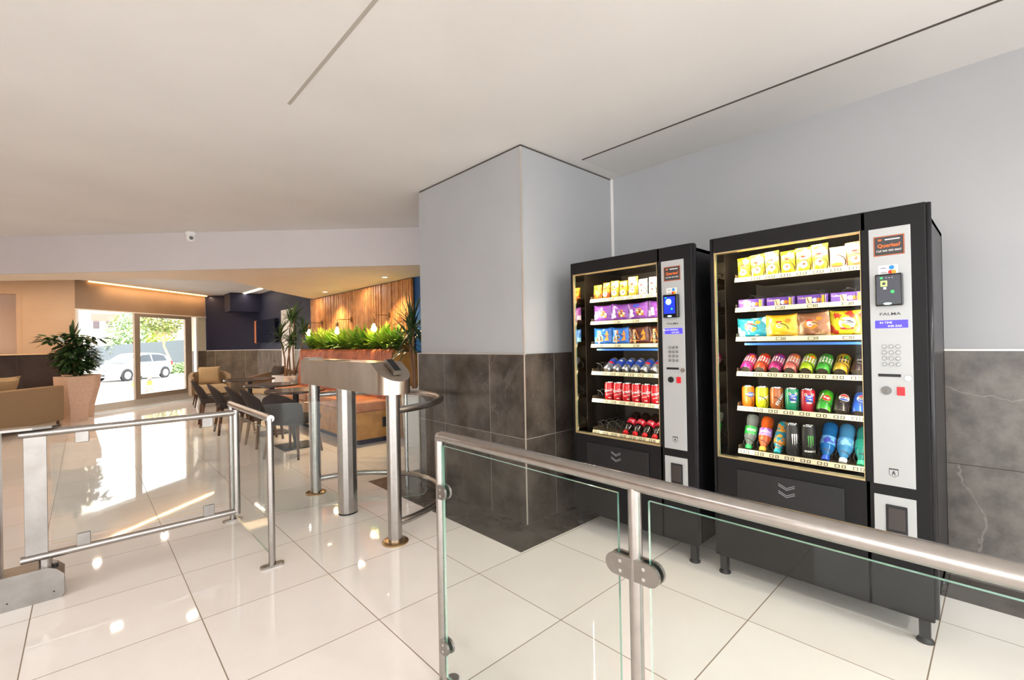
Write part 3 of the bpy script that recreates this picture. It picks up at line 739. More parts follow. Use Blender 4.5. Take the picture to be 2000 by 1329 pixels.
art_m = [m_white, mat('ink_red', (220, 30, 36), .5), mat('ink_yellow', (250, 206, 40), .5), mat('ink_orange', (240, 130, 30), .5), mat('ink_brown', (120, 70, 30), .5), mat('ink_black', (24, 20, 24), .5), mat('ink_blue', (40, 80, 190), .5), mat('ink_purple', (104, 50, 150), .5), mat('ink_green', (60, 150, 50), .5), mat('ink_cream', (240, 220, 170), .5)]
Wt, Rd, Yl, Og, Bn, Bk, Bu, Pp, Gn, Cr = range(10)
def sh(s, dx, dy): return ([(u+dx, v+dy) for u, v in s[0]], s[1])
y1 = soft('yellow_wrapper', (250, 206, 20), .3, (252, 222, 90), 22); y2 = soft('washed_yellow_wrapper', (250, 212, 50), .3, (252, 246, 200), 22, .46, .54)  # pale patches paint in the yellow washed out by the machine lamps
o1 = soft('orange_wrapper', (216, 90, 26), .3, (246, 180, 50), 34, .45, .52); pk = soft('salmon_wrapper', (232, 170, 150), .3, (246, 230, 224), 18); tn = soft('tan_wrapper', (226, 170, 110), .3, (200, 110, 80), 16, .5, .56)
chip = [(disc2d(.018, .018, c=(0, -.022)), Wt, 0), (disc2d(.006, .006, c=(.002, -.020)), Bn, .0005), (disc2d(.012, .005, c=(0, .018)), Rd, 0)]
row = [(y1, 'golden yellow snack bag with loop mark'), (y2, 'yellow snack bag with white print'), (y2, 'very pale yellow snack bag'), (y1, 'slim yellow snack bag'), (y2, 'whitish yellow snack bag'), (y2, 'tall yellow snack bag with red mark'), (pk, 'salmon pink snack bag'), (tn, 'tan snack bag with pale base')]
for c_, (m, lab) in enumerate(row):
    bag(2, 0, c_, 8, .074, (.120, .128, .134, .124, .130, .137, .110, .124)[c_], .036, m, lab, 'bags on the top tray of the right machine', art=(chip if c_ != 6 else [(disc2d(.024, .018, c=(0, -.02)), Wt, 0), (disc2d(.022, .008, c=(0, -.03)), Og, .0005)]))
pur = soft('purple_wrapper', (98, 58, 160), .3, (120, 76, 180), 30)
for c_ in range(4):
    t = thing('biscuit_box', f'purple chocolate biscuit box, {ORD[c_]} from left, second tray, {MACH[2]}', 'snack', pos(2, 1, c_, 4, .13), radians(random.uniform(-3, 3)), 'purple biscuit boxes in the right machine')
    MB().box((0, -.066, 0), (.10, .066, .052), .002).build('carton', pur, t)
    flat([(sh(text2d('Cadbury', .013, .01), -.040, .010), Cr, 0), (rect2d(.026, .030, (-.014, 0)), Cr, 0), (rot2d(rect2d(.004, .03), .3, (-.018, 0)), Bn, .0004), (disc2d(.011, .011, c=(.012, -.002)), Wt, 0), (disc2d(.012, .010, c=(.028, -.002)), Og, 0), (rect2d(.010, .042, (.046, 0)), Yl, 0), (rect2d(.004, .042, (.056, 0)), Cr, 0)], 'printed_front', art_m, t, -.0008, 0, .026)
    for q in (-1, 1): MB().tube([(-.006, q*.055, 0), (-.006, q*.055, .068), (-.006, q*.045, .072), (-.006, q*.035, .068), (-.006, q*.035, .0)], .0012, 6).build('guide_wire', m_coil, t) if q < 0 else None
teal = soft('teal_wrapper', (30, 150, 170), .3, (190, 230, 236), 18, .5, .54); gold = soft('gold_wrapper', (244, 186, 30), .3, (250, 222, 140), 14, .5, .6); brn = soft('brown_wrapper', (150, 100, 66), .3, (226, 190, 140), 14, .46, .56); mix = soft('green_yellow_wrapper', (226, 214, 40), .3, (200, 60, 40), 20, .52, .56)
simba = lambda a: [(disc2d(.030, .024, c=(0, 0)), a, 0), (disc2d(.014, .016, c=(-.006, .004)), Wt, .0005), (disc2d(.016, .004, c=(-.006, .020)), Rd, .0007), (disc2d(.008, .003, c=(-.004, -.003)), Rd, .0008), (disc2d(.014, .010, c=(.036, .026)), Og, 0)]
for c_, (m, lab, a) in enumerate(((teal, 'teal and white crisp packet', Og), (gold, 'golden yellow crisp packet', Yl), (brn, 'brown and tan crisp packet', Og), (mix, 'yellow, green and red crisp packet', Wt))):
    bag(2, 2, c_, 4, .148, (.114, .124, .128, .130)[c_], .045, m, lab, 'crisp packets on the third tray of the right machine', 'h', art=simba(a) if c_ < 3 else [(disc2d(.034, .028), Wt, 0), (rect2d(.04, .003, (0, .010)), Bk, .0005), (rect2d(.04, .003, (0, 0)), Bk, .0005), (rect2d(.04, .003, (0, -.010)), Gn, .0005), (disc2d(.03, .006, c=(0, -.026)), Rd, .0006)])
# left machine bags
fx = [(o1, 'orange and red crisp bag', .100), (o1, 'slim white and orange bag', .110), (y2, 'slim gold and brown bag', .115), (y1, 'slim yellow and white bag', .108), (y2, 'tall whitish yellow bag', .128), (soft('white_wrapper', (244, 236, 224), .3, (226, 206, 236), 16), 'white bag under a yellow top', .105), (MATS['white_wrapper'], 'white and lilac bag', .110), (tn, 'tan and orange bag', .104)]
for c_, (m, lab, h) in enumerate(fx):
    bag(1, 0, c_, 8, .072 if c_ in (0, 4, 5) else .062, h+.008, .036, m, lab, 'bags on the top tray of the left machine', art=chip if c_ not in (0,) else None)
pw = soft('violet_wrapper', (140, 70, 170), .3, (222, 200, 236), 14, .54, .6)
nuts = [(disc2d(.010, .009, c=(.008+.016*(i % 3), -.022+.015*(i//3))), (Bn, Og, Cr)[(i*2+i//3) % 3], .0004+.0001*i) for i in range(8)]
for c_, lab in enumerate(('purple nut mix packet', 'purple and white nut mix packet', 'purple packet with blue oval', 'purple packet cut by the frame')):
    bag(1, 1, c_, 4, .148, .122, .045, pw, lab, 'purple packets in the left machine', 'h', art=nuts+[(rot2d(rect2d(.02, .05), .2, (-.034, -.01)), Wt, 0)]+([(disc2d(.024, .010, c=(0, .036)), Bu, .0006)] if c_ == 2 else []))
dblue = soft('bright_blue_wrapper', (36, 110, 200), .28, (120, 190, 240), 14, .52, .62); dbr = soft('dark_brown_wrapper', (84, 40, 30), .3, (130, 66, 40), 14, .5, .6)
for c_, (m, lab) in enumerate(((dblue, 'blue corn chip packet'), (dblue, 'blue corn chip packet'), (dbr, 'dark brown corn chip packet'), (dbr, 'brown corn chip packet cut by frame'))):
    art = [(rot2d(text2d('DORITOS', .021, .03), pi/2, (-.020, -.004)), Cr, .0012), (([(-.048, -.036), (-.010, .044), (.014, -.036)], [(0, 1, 2)]), Og, 0), (([(-.040, -.030), (-.012, .034), (.006, -.030)], [(0, 1, 2)]), Bk, .0005),
           (([(.020, -.034), (.052, .012), (.058, -.030)], [(0, 1, 2)]), Og, 0), (([(.026, .004), (.046, .040), (.060, .006)], [(0, 1, 2)]), Og, .0003)]
    bag(1, 2, c_, 4, .144, .122, .04, m, lab, 'corn chip packets in the left machine', 'h', art=art)

def can_body(r, h, m, parent, n=28):
    MB().lathe([(r*.80, .0), (r*.84, .004), (r, .012), (r, h-.014), (r*.86, h-.003)], n, cap=False).build('body', m, parent)
    MB().lathe([(r*.72, .006), (r*.76, .0), (r*.84, .004)], n, cap=True).build('base', m_lid, parent)
    MB().lathe([(r*.86, h-.003), (r*.86, h), (r*.80, h), (r*.78, h-.004)], n, cap=True).build('lid', m_lid, parent)
def can(M, k, c_, m, lab, group, art=None, r=.0315, h=.115, tilt=0, spin=-25, x=.165, am=None, dz=0, name='drink_can'):
    """tilt>0 leans the top back into the machine so the base shows"""
    t = thing(name, f'{lab}, {ORD[c_-FIRST.get((M, k), 0)]} from left, {SHELF[k]} tray, {MACH[M]}', 'can', pos(M, k, c_, 8, x, dz), 0, group)
    t.rotation_mode = 'ZYX'; t.rotation_euler = (0, radians(tilt), radians(spin*-1))
    can_body(r, h, m, t)
    if art: wrapc(art, 'printed_label', am or art_m, t, r+.0004, 0)
    return t
TL = 56
g4 = 'juice cans lying in the fourth tray of the right machine'
for c_, (a, b, lab) in enumerate((((200, 50, 140), Og, 'magenta and silver fruit can'), ((226, 80, 40), Rd, 'orange red fruit can with cherry'), ((186, 40, 120), Pp, 'plum and silver fruit can'), ((230, 120, 110), Og, 'salmon pink fruit can'), ((170, 206, 30), Og, 'lime and silver fruit can'), ((70, 170, 60), Gn, 'green and silver fruit can'), ((206, 170, 50), Gn, 'black and gold fruit can'), ((60, 40, 40), Rd, 'dark can with red mark'))):
    m = soft(f'juice_can_{c_}', a, .28, metal=.3)
    art = [(rect2d(.14, .046, (0, .070)), Wt if c_ < 6 else Bk, 0), (disc2d(.012, .010, c=(.008, .092)), b, .0003), (sh(text2d('FRUIT' if c_ < 6 else 'CAPPY', .014, .02), 0, .066), (b if c_ < 6 else Wt), .0004)]
    can(2, 3, c_, m, lab, g4, art, tilt=TL, x=.135, dz=.014, h=.125, spin=-20)
def logo_lines(*ls): return [(sh(text2d(s, z, .02), dx, dy), mi, .0004) for s, z, dx, dy, mi in ls]
g5 = 'soft drink cans on the fifth tray of the right machine'
can(2, 4, 0, soft('orange_can', (240, 110, 20), .3), 'orange can with blue and white lettering', g5, [(rect2d(.030, .026, (0, .070)), Bu, 0)]+logo_lines(('FANTA', .018, 0, .070, Wt)), spin=-48)
can(2, 4, 1, soft('lemon_can', (206, 214, 20), .3), 'lemon yellow can with white script', g5, [(rot2d(text2d('Twist', .024, .03), .35, (.004, .058)), Wt, .0004)], spin=-30)
can(2, 4, 2, soft('ginger_can', (168, 92, 40), .3), 'copper brown can with upright white lettering', g5, [(rot2d(rect2d(.075, .018), 1.0, (.004, .056)), Bn, 0), (rot2d(text2d('STONEY', .019, .03), 1.0, (.004, .056)), Wt, .0005)], spin=-40)
cs = [(disc2d(.007, .007, c=(-.016, .088)), Wt, 0), (disc2d(.007, .007, c=(.016, .088)), Wt, 0), (disc2d(.004, .004, c=(-.016, .088)), Bn, .0005), (disc2d(.004, .004, c=(.016, .088)), Bn, .0005), (rect2d(.034, .034, (0, .070)), Bu, 0), (sh(text2d('Spar', .012, .02), 0, .078), Wt, .0005), (sh(text2d('letta', .012, .02), 0, .066), Wt, .0005), (disc2d(.014, .004, c=(0, .047)), Wt, 0)]
can(2, 4, 3, soft('green_soda_can', (20, 140, 96), .3), 'jade green can with blue badge', g5, cs, spin=-25)
can(2, 4, 4, soft('red_soda_can', (176, 20, 44), .3), 'dark red can with blue badge', g5, cs, spin=-25)
can(2, 4, 5, soft('lime_green_can', (40, 150, 40), .3, (110, 190, 40), 12, .45, .6), 'leaf green can with red roundel', g5, [(disc2d(.019, .016, c=(0, .062)), Rd, 0), (sh(text2d('7up', .018, .03), 0, .062), Wt, .0005), (rot2d(rect2d(.008, .04), -.35, (-.024, .070)), Wt, 0)], tilt=44, x=.135, dz=.012, spin=-20)
def globe():
    top_ = [(.022*cos(a), .018*sin(a)+.070) for a in [pi*.12+pi*.76*k/12 for k in range(13)]]
    bt_ = [(.022*cos(a), .018*sin(a)+.070) for a in [-pi*.12-pi*.76*k/12 for k in range(13)]]
    return [(disc2d(.024, .020, c=(0, .070)), Wt, 0), ((top_, [tuple(range(13))]), Rd, .0004), ((bt_, [tuple(range(13))]), Bu, .0004), (sh(text2d('PEPSI', .0125, .04), 0, .070), Bk, .0005)]
can(2, 4, 6, soft('black_can', (36, 30, 30), .3), 'black can with red, white and blue roundel', g5, globe(), tilt=44, x=.135, dz=.012, spin=-20)
can(2, 4, 7, soft('blue_can', (30, 84, 190), .3), 'blue can with red, white and blue roundel', g5, globe(), tilt=44, x=.135, dz=.012, spin=-20)
g5b = 'cans behind the front row on the fifth tray'
def bottle(M, k, c_, body, label_m, cap, lab, group, tilt=22, r=.031, h=.20, x=.15, word=None, wc=Wt, dz=.002, wavy=True, spin=20):
    """stands on its cap, as vending coils hold it"""
    t = thing('drink_bottle', f'{lab}, {ORD[c_-FIRST.get((M, k), 0)]} from left, {SHELF[k]} tray, {MACH[M]}', 'bottle', pos(M, k, c_, 8, x, dz), 0, group)
    t.rotation_mode = 'ZYX'; t.rotation_euler = (0, radians(tilt), radians(spin))
    MB().lathe([(.016, 0), (.0172, .003), (.0172, .020), (.015, .022)], 20).build('cap', cap, t)
    pr = [(.0135, .020), (.015, .026), (.019, .038), (.0255, .052), (.0295, .064), (r, .076)]
    pr += [(r*.98, .12), (r*.86, .135), (r*.98, .152), (r, .17), (r*.97, h-.012), (r*.8, h-.002), (r*.3, h-.006)] if wavy else [(r, .10), (r*.92, .115), (r, .13), (r*.93, .145), (r, .16), (r, h-.012), (r*.8, h), (r*.3, h-.004)]
    MB().lathe(pr, 24).build('body', body, t)
    MB().lathe([(r+.0006, .080), (r+.0008, .100), (r+.0006, .124)], 24, cap=False).build('label', label_m, t)
    if word: wrapc([(sh(text2d(word, .017, .03), 0, .102), wc, 0)], 'lettering', art_m, t, r+.0016)
    return t
g6 = 'bottles on the bottom tray of the right machine'
clear = mat('clear_bottle', (190, 200, 196), .08, trans=.75, ior=1.2)
bottle(2, 5, 0, clear, soft('label_green', (30, 160, 60), .35), soft('cap_green', (20, 170, 80), .3), 'clear bottle with green label', g6, 26, word='SPRITE', h=.195)
bottle(2, 5, 1, soft('orange_drink', (214, 90, 20), .15, trans=.2), soft('label_violet', (150, 90, 190), .35, (206, 160, 220), 40), soft('cap_amber', (246, 190, 60), .3), 'orange drink bottle with violet label', g6, 32, word='FANTA', h=.195)
bottle(2, 5, 2, soft('iced_print', (30, 150, 170), .25, (230, 150, 50), 34, .47, .53), soft('iced_print2', (220, 170, 60), .3, (40, 140, 170), 30, .47, .53), soft('cap_turquoise', (40, 200, 210), .3), 'multicoloured printed bottle with turquoise cap', g6, 44, wavy=False, h=.19)
mon = soft('monster_black', (14, 14, 16), .55, coat=0); 
claw = lambda mi: [(([(-.012+dx, .116), (-.006+dx, .118), (-.007+dx, .070), (-.010+dx, .055+.004*j), (-.0095+dx, .075)], [(0, 1, 2, 3, 4)]), mi, 0) for j, dx in enumerate((0, .010, .020))]
can(2, 5, 3, soft('energy_black', (30, 31, 34), .55, (70, 72, 78), 20, .55, .6, coat=0), 'tall black can with grey streaks', g6, claw(Wt), r=.030, h=.165, x=.16, spin=-30, name='energy_drink_can')
can(2, 5, 4, mon, 'tall black can with three green claw marks', g6, claw(Gn)+[(sh(text2d('MONSTER', .012, .04), 0, .038), Wt, .0004)], r=.030, h=.165, x=.16, spin=-30, name='energy_drink_can')
wb = mat('blue_bottle', (30, 120, 200), .1, trans=.35, ior=1.2, coat=.4); wb2 = mat('light_blue_bottle', (80, 160, 220), .1, trans=.35, ior=1.2, coat=.4); tb = mat('teal_bottle', (20, 150, 140), .1, trans=.3, ior=1.2, coat=.4)
bottle(2, 5, 5, wb, soft('label_indigo', (70, 80, 190), .35, (120, 190, 240), 26), soft('cap_blue', (40, 90, 220), .3), 'blue water bottle with blue cap', g6, 40, r=.033, h=.205, wavy=False)
bottle(2, 5, 6, wb2, soft('label_sky', (150, 210, 240), .35, (90, 160, 226), 26), soft('cap_white', (230, 236, 240), .3), 'light blue water bottle with white cap', g6, 40, r=.033, h=.205, wavy=False)
bottle(2, 5, 7, tb, soft('label_teal', (30, 160, 140), .35), soft('cap_teal', (60, 200, 150), .3), 'teal water bottle with mint cap', g6, 40, r=.033, h=.2, wavy=False)
# left machine drinks
g = 'slim energy cans in the left machine'
rb = soft('energy_silver', (176, 180, 190), .25, metal=.6)
for c_ in range(1, 8):
    art = [(rect2d(.085, .05, (0, .085)), Bu, 0), (disc2d(.020, .010, c=(0, .070)), Rd, .0004)] if c_ in (1, 5, 6, 7) else [(rect2d(.085, .06, (0, .080)), Bu, 0), (disc2d(.012, .008, c=(0, .090)), Wt, .0004)]
    can(1, 3, c_, rb, 'lying silver can with blue and red print' if c_ in (1, 5, 6, 7) else 'lying silver and blue can', g, art, r=.0285, h=.135, tilt=58, x=.13, dz=.012, spin=-20)
g = 'red cola cans in the left machine'
colar = soft('cola_red', (200, 16, 30), .28, metal=.1)
for c_ in range(1, 8):
    can(1, 4, c_, colar, 'upright red cola can with white script', g, [(rot2d(text2d('Coca-Cola', .0225, .04), .14, (0, .070)), Wt, .0004), (rot2d(rect2d(.055, .0025), .25, (0, .044)), Wt, .0004), (disc2d(.012, .0025, c=(.004, .018)), Wt, .0003)], spin=-35+8*(c_ % 3), r=.0335, h=.124)
g = 'red capped cola bottles in the left machine'
cola = mat('cola_dark', (30, 12, 10), .1, coat=.6); lr = soft('label_red', (206, 20, 50), .35, (236, 150, 170), 30, .6, .64); cpr = soft('cap_red', (214, 20, 30), .3)
for c_ in range(3, 8):
    bottle(1, 5, c_, cola, lr, cpr, 'dark cola bottle with red label', g, 56, word='Cola', r=.0325, h=.20, x=.125, dz=.008)

# ================================================================ lobby furniture
# bench with tufted back, planter box behind, slatted wall
t = thing('banquette_bench', 'long tan leather bench with oak base and channelled back by the slatted wall', 'bench', (2.8, 7.3, 0))
def P_(o): o.location = (-2.8, -7.3, 0); return o
P_(MB().box((2.56, 5.66, 0), (3.1, 9.2, .075)).build('plinth', m_navy, t))
b = P_(MB().box((2.51, 5.60, .07), (3.1, 9.2, .42), .004).build('base', m_wood, t))
MB().box((2.86, 5.596, .20), (2.95, 5.602, .33)).build('socket_plate', rubber, b)
P_(MB().box((2.50, 5.60, .42), (2.98, 7.38, .55), .025).build('seat_cushion', m_leather, t))
P_(MB().box((2.50, 7.39, .42), (2.98, 9.2, .55), .025).build('seat_cushion', m_leather, t))
mb = MB()
nch = 58; y0_, y1_ = 5.62, 9.2
def bk(u, v):
    y = y0_+(y1_-y0_)*u; ph = (u*nch) % 1
    b_ = .022*abs(sin(pi*u*nch))**.6
    a = v*1.35
    if v < .8: x = 2.97+.06*(v/.8)-b_; z = .5+.66*(v/.8)
    else:
        w = (v-.8)/.2*pi/2; x = 3.03+.05*(1-cos(w))-b_*cos(w); z = 1.16+.05*sin(w)+b_*sin(w)*.6
    return (x, y, z)
mb.grid(bk, nch*6, 16); P_(mb.build('backrest', m_leatherb, t))
P_(MB().prism([(2.99, .45), (3.10, .45), (3.10, 1.20), (3.04, 1.20)], 5.605, 5.62, 'y').build('end_panel', m_wood, t))
t = thing('planter_box', 'long oak planter box behind the tan bench filled with green plants', 'planter', (3.25, 7.4, 0))
P_(MB().box((3.105, 5.60, 0), (3.405, 9.25, 1.18), .004).build('box', m_wood, t)).location = (-3.25, -7.4, 0)
P_(MB().box((3.125, 5.62, 1.18), (3.395, 9.23, 1.185)).build('soil', m_soil, t)).location = (-3.25, -7.4, 0)

def blades(mb, c, n, L, w, up=(.2, .9), seed=0, droop=.5, rise=.1, spread=1.0, seg=5):
    rd = random.Random(seed)
    for i in range(n):
        a = rd.uniform(0, 2*pi); el = rd.uniform(*up)*pi/2; l = L*rd.uniform(.65, 1.1); ww = w*rd.uniform(.8, 1.2)
        d = Vector((cos(a)*cos(el)*spread, sin(a)*cos(el)*spread, sin(el))); side = Vector((-sin(a), cos(a), 0))
        p = Vector(c)+Vector((0, 0, rd.uniform(-rise, rise))); prev = None
        for k in range(seg+1):
            q = k/seg; wk = ww*(sin(pi*min(1, q*.92+.08))**.7)*.5
            a1 = mb.bm.verts.new(p+side*wk); b1 = mb.bm.verts.new(p-side*wk)
            if prev: f = mb.bm.faces.new((prev[0], a1, b1, prev[1])); f.smooth = True; f.material_index = mb.mi
            prev = (a1, b1); p = p+d*(l/seg); d = (d+Vector((0, 0, -droop/seg*(.5+q)))).normalized()
PL = ['nearest the column', 'second from the column', 'third from the column', 'fourth from the column', 'fifth from the column', 'sixth from the column', 'seventh from the column', 'eighth from the column', 'ninth from the column', 'farthest from the column']
for i in range(10):
    y = 5.85+i*.355
    t = thing('planter_shrub', f'bushy lime green plant in the oak planter, {PL[i]}', 'plant', (3.26, y, 1.186), 0, 'green plants in the planter')
    mb = MB(); blades(mb, (-.04, 0, .05), 100, .36, .058, (.15, .95), 40+i, 1.0, .04)
    for v in mb.bm.verts: v.co.x = min(v.co.x, .13+.01*math.tanh(v.co.x*9))
    mb.build('foliage', m_leaf2 if i % 3 else mat('mid_green_leaf', (84, 140, 40), .45, noise=(5, (160, 190, 60), .4, .65)), t)
    MB().cyl((0, 0, 0), (0, 0, .07), .012, 8).build('stem', m_bark, t)
# slatted timber cladding
t = thing('slatted_wall_panel', 'vertical oak slat cladding on the lobby wall behind the planter', 'wall cladding', (3.46, 7.7, 0))
o = MB().box((3.455, 5.75, .9), (3.468, 9.78, 2.238)).build('backing', m_slatback, t); o.location = (-3.46, -7.7, 0)
mb = MB(); y = 5.76; rd = random.Random(3)
mb.box((3.44, 5.74, .9), (3.456, 9.78, .92)); 
while y < 9.74:
    w = rd.choice((.018, .024, .032)); mb.box((3.41+rd.uniform(0, .012), y, .9), (3.4555, y+w, 2.225)); y += w+rd.choice((.010, .014, .02))
o = mb.build('slats', m_slat, t); o.location = (-3.46, -7.7, 0); o['kind'] = 'stuff'
# sconces
m_bulb = mat('filament_bulb', (255, 230, 180), .3, emit=(255, 214, 140), es=12)
m_brass = mat('aged_brass', (130, 96, 60), .35, .9)
for i, (y, where) in enumerate(((6.40, 'nearest the grey column'), (7.76, 'in the middle of the three'), (9.10, 'farthest from the column'))):
    t = thing('wall_sconce', f'brass wall lamp with bare bulb on the slats, {where}', 'wall lamp', (3.41, y, 1.73), 0, 'bare bulb wall lamps')
    MB().lathe([(.045, 0), (.045, -.012), (.030, -.02), (.001, -.02)], 18, (0, 0, 0), 'x').build('wall_plate', m_brass, t)
    MB().tube([(0, 0, 0), (-.24, 0, 0), (-.25, 0, -.01), (-.25, 0, -.06)], .006, 8).build('arm', m_brass, t)
    MB().lathe([(.020, -.13), (.022, -.06), (.012, -.05)], 14, (-.25, 0, 0)).build('socket', m_brass, t)
    MB().lathe([(.012, -.13), (.020, -.15), (.036, -.19), (.040, -.215), (.032, -.245), (.001, -.262)], 16, (-.25, 0, 0)).build('bulb', m_bulb, t)
    light('sconce_glow', 'POINT', (3.10, y, 1.52), 3.2, (1, .72, .40), .05)

def square_pot(x, y, rz, w0, w1, h, m, label, seedn=None, group=None, name='plant_pot'):
    t = thing(name, label, 'plant', (x, y, 0), rz, group)
    mb = MB(); lv = [(w0, 0), (w0*1.10, h*.3), (w1*.97, h*.75), (w1, h)]
    rings = [[mb.bm.verts.new((sx*w/2, sy*w/2, z)) for sx, sy in ((-1, -1), (1, -1), (1, 1), (-1, 1))] for w, z in lv]
    wi = w1-.05
    rings.append([mb.bm.verts.new((sx*wi/2, sy*wi/2, h)) for sx, sy in ((-1, -1), (1, -1), (1, 1), (-1, 1))])
    rings.append([mb.bm.verts.new((sx*wi/2, sy*wi/2, h-.05)) for sx, sy in ((-1, -1), (1, -1), (1, 1), (-1, 1))])
    mb.bm.faces.new(rings[0][::-1])
    for A, B in zip(rings, rings[1:]):
        for j in range(4): mb.bm.faces.new((A[j], A[(j+1) % 4], B[(j+1) % 4], B[j]))
    mb.bm.faces.new(rings[-1]); mb.build('pot', m, t)
    MB().box((-wi/2+.002, -wi/2+.002, h-.05), (wi/2-.002, wi/2-.002, h-.04)).build('soil', m_soil, t)
    return t
def leafcloud(mb, c, r, n, L, w, seed, flat_=.8):
    rd = random.Random(seed)
    for i in range(n):
        d = Vector((rd.gauss(0, 1), rd.gauss(0, 1), rd.gauss(0, 1))).normalized(); rr = rd.uniform(.35, 1)**.6
        p = Vector(c)+Vector((d.x*r[0], d.y*r[1], d.z*r[2]))*rr
        a = math.atan2(d.y, d.x)+rd.uniform(-.6, .6); dd = Vector((cos(a), sin(a), rd.uniform(-.9, .35))).normalized(); side = Vector((-sin(a), cos(a), rd.uniform(-.3, .3))).normalized()
        l = L*rd.uniform(.6, 1.2); ww = w*rd.uniform(.7, 1.2)
        vs = [mb.bm.verts.new(p+dd*l*q+side*ww*k+Vector((0, 0, -.1*l*q*q))) for q, k in ((0, 0), (.3, .5), (.7, .42), (1, 0), (.7, -.42), (.3, -.5))]
        f = mb.bm.faces.new(vs); f.material_index = mb.mi
t = square_pot(-.14, 11.45, radians(28), .25, .41, .82, m_pot, 'bushy dark green plant in a tall tapered stone pot, nearer of two')
mb = MB(); leafcloud(mb, (.02, 0, 1.15), (.30, .30, .30), 620, .13, .07, 5); leafcloud(mb, (-.32, .0, 1.50), (.16, .14, .07), 40, .16, .07, 6); leafcloud(mb, (.22, -.05, 1.50), (.24, .14, .06), 46, .18, .09, 8); leafcloud(mb, (-.02, 0, 1.42), (.16, .16, .22), 120, .14, .07, 9)
blades(mb, (-.02, 0, 1.5), 9, .3, .05, (.6, 1.0), 3, .2); mb.build('foliage', m_leaf, t)
MB().tube([(0, 0, .77), (.01, 0, .9), (0, .02, 1.1)], [.025, .02, .015], 10).tube([(.03, .03, .77), (.08, .05, 1.0), (.15, .02, 1.45)], [.018, .015, .008], 8).build('stem', m_bark, t)
t = square_pot(-.05, 12.05, radians(28), .25, .41, .82, m_pot, 'leafy plant in a matching stone pot behind the bushy one')
mb = MB(); leafcloud(mb, (0, 0, 1.12), (.26, .26, .28), 380, .13, .06, 15); mb.build('foliage', m_leaf, t)
MB().cyl((0, 0, .77), (0, 0, 1.0), .02, 10).build('stem', m_bark, t)
def dracaena(x, y, rz, w, h, m, label, heads, stems, L=.42):
    t = square_pot(x, y, rz, w*.8, w, h, m, label)
    for k, (sx_, sy_, hx, hy, hz) in enumerate(heads):
        mb = MB(); blades(mb, (hx, hy, hz), 62, L, .024, (-.35, .98), 70+k+int(x*10), .9, .08)
        for v in mb.bm.verts:
            wx = x+v.co.x*cos(rz)-v.co.y*sin(rz)
            if wx > 3.39: v.co.x -= (wx-3.39)*cos(rz); v.co.y += (wx-3.39)*sin(rz)
        mb.build('leaf_crown', m_leaf3, t)
        q = random.Random(k)
        mb = MB(); mb.tube([(sx_, sy_, h-.06), (sx_*.5+hx*.5+q.uniform(-.05, .05), sy_*.5+hy*.5, h+(hz-h)*.45), (hx, hy, hz)], [.018, .015, .012], 8); mb.build('stem', m_bark, t)
    return t
dracaena(2.95, 8.95+.6, radians(8), .5, .72, m_potw, 'multi stemmed dracaena in a white pot in front of the white door', [(-.1, 0, -.16, .05, 1.45), (0, 0, .02, 0, 1.78), (.08, .05, .26, -.02, 1.55), (.05, -.05, .14, .1, 1.85), (-.05, .05, -.02, -.1, 1.35)], 0, .34)
dracaena(3.08, 5.12, radians(65), .34, .73, m_potw, 'spiky dracaena in a white pot between bench and grey column', [(0, 0, .02, .02, 1.48), (.04, .02, .10, .05, 1.30)], 0, .50)

# round tables
def round_table(x, y, r, label):
    t = thing('round_table', label, 'table', (x, y, 0), 0, 'round dark tables by the bench')
    MB().lathe([(r-.01, .700), (r, .706), (r, .722), (r-.008, .728)], 40).build('tabletop', m_table, t)
    MB().cyl((0, 0, .02), (0, 0, .70), .035, 16).build('pedestal', rubber, t)
    MB().box((-.21, -.21, 0), (.21, .21, .018), .004).build('base_plate', rubber, t)
round_table(1.98, 6.22, .36, 'round dark table nearest the turnstile')
round_table(2.03, 7.42, .37, 'round dark table in the middle of the three')
round_table(2.12, 9.05, .40, 'round dark table farthest from the turnstile')

def dining_chair(x, y, rz, label):
    t = thing('dining_chair', label, 'chair', (x, y, 0), rz, 'dark upholstered chairs at the round tables')
    # faces +x; shell back leans out behind
    def back(u, v, th):
        a = (u-.5)*2; ang = a*1.05; R_ = .235+.05*v+th
        x_ = -R_*cos(ang)*1.02+.02-.08*v; y_ = R_*sin(ang)*1.02
        top = .42+(.33-.13*abs(a)**1.8)*v
        return (x_, y_, top)
    mb = MB(); mb.grid(lambda u, v: back(u, v, 0), 20, 8); mb.grid(lambda u, v: back(u, v, -.035), 20, 8)
    for i in range(20):
        for vv in (0, 1):
            f = mb.bm.faces.new([mb.bm.verts.new(back(i/20, vv, 0)), mb.bm.verts.new(back((i+1)/20, vv, 0)), mb.bm.verts.new(back((i+1)/20, vv, -.035)), mb.bm.verts.new(back(i/20, vv, -.035))])
    for j in range(8):
        for uu in (0, 1): mb.bm.faces.new([mb.bm.verts.new(back(uu, j/8, 0)), mb.bm.verts.new(back(uu, (j+1)/8, 0)), mb.bm.verts.new(back(uu, (j+1)/8, -.035)), mb.bm.verts.new(back(uu, j/8, -.035))])
    bmesh.ops.remove_doubles(mb.bm, verts=mb.bm.verts, dist=.0005)
    mb.build('backrest', m_chair, t)
    MB().box((-.22, -.22, .38), (.24, .22, .47), .03).build('seat', m_chair, t)
    for sx_, sy_ in ((-1, -1), (-1, 1), (1, -1), (1, 1)):
        mb = MB(); mb.tube([(sx_*.235, sy_*.215, 0), (sx_*.18, sy_*.17, .40)], [.015, .026], 4); mb.build('leg', m_dwood, t)
    return t
dining_chair(1.80, 5.75, radians(38), 'dark chair nearest the turnstile, seen through the glass wing')
dining_chair(1.78, 6.62, radians(3), 'dark chair second nearest the turnstile')
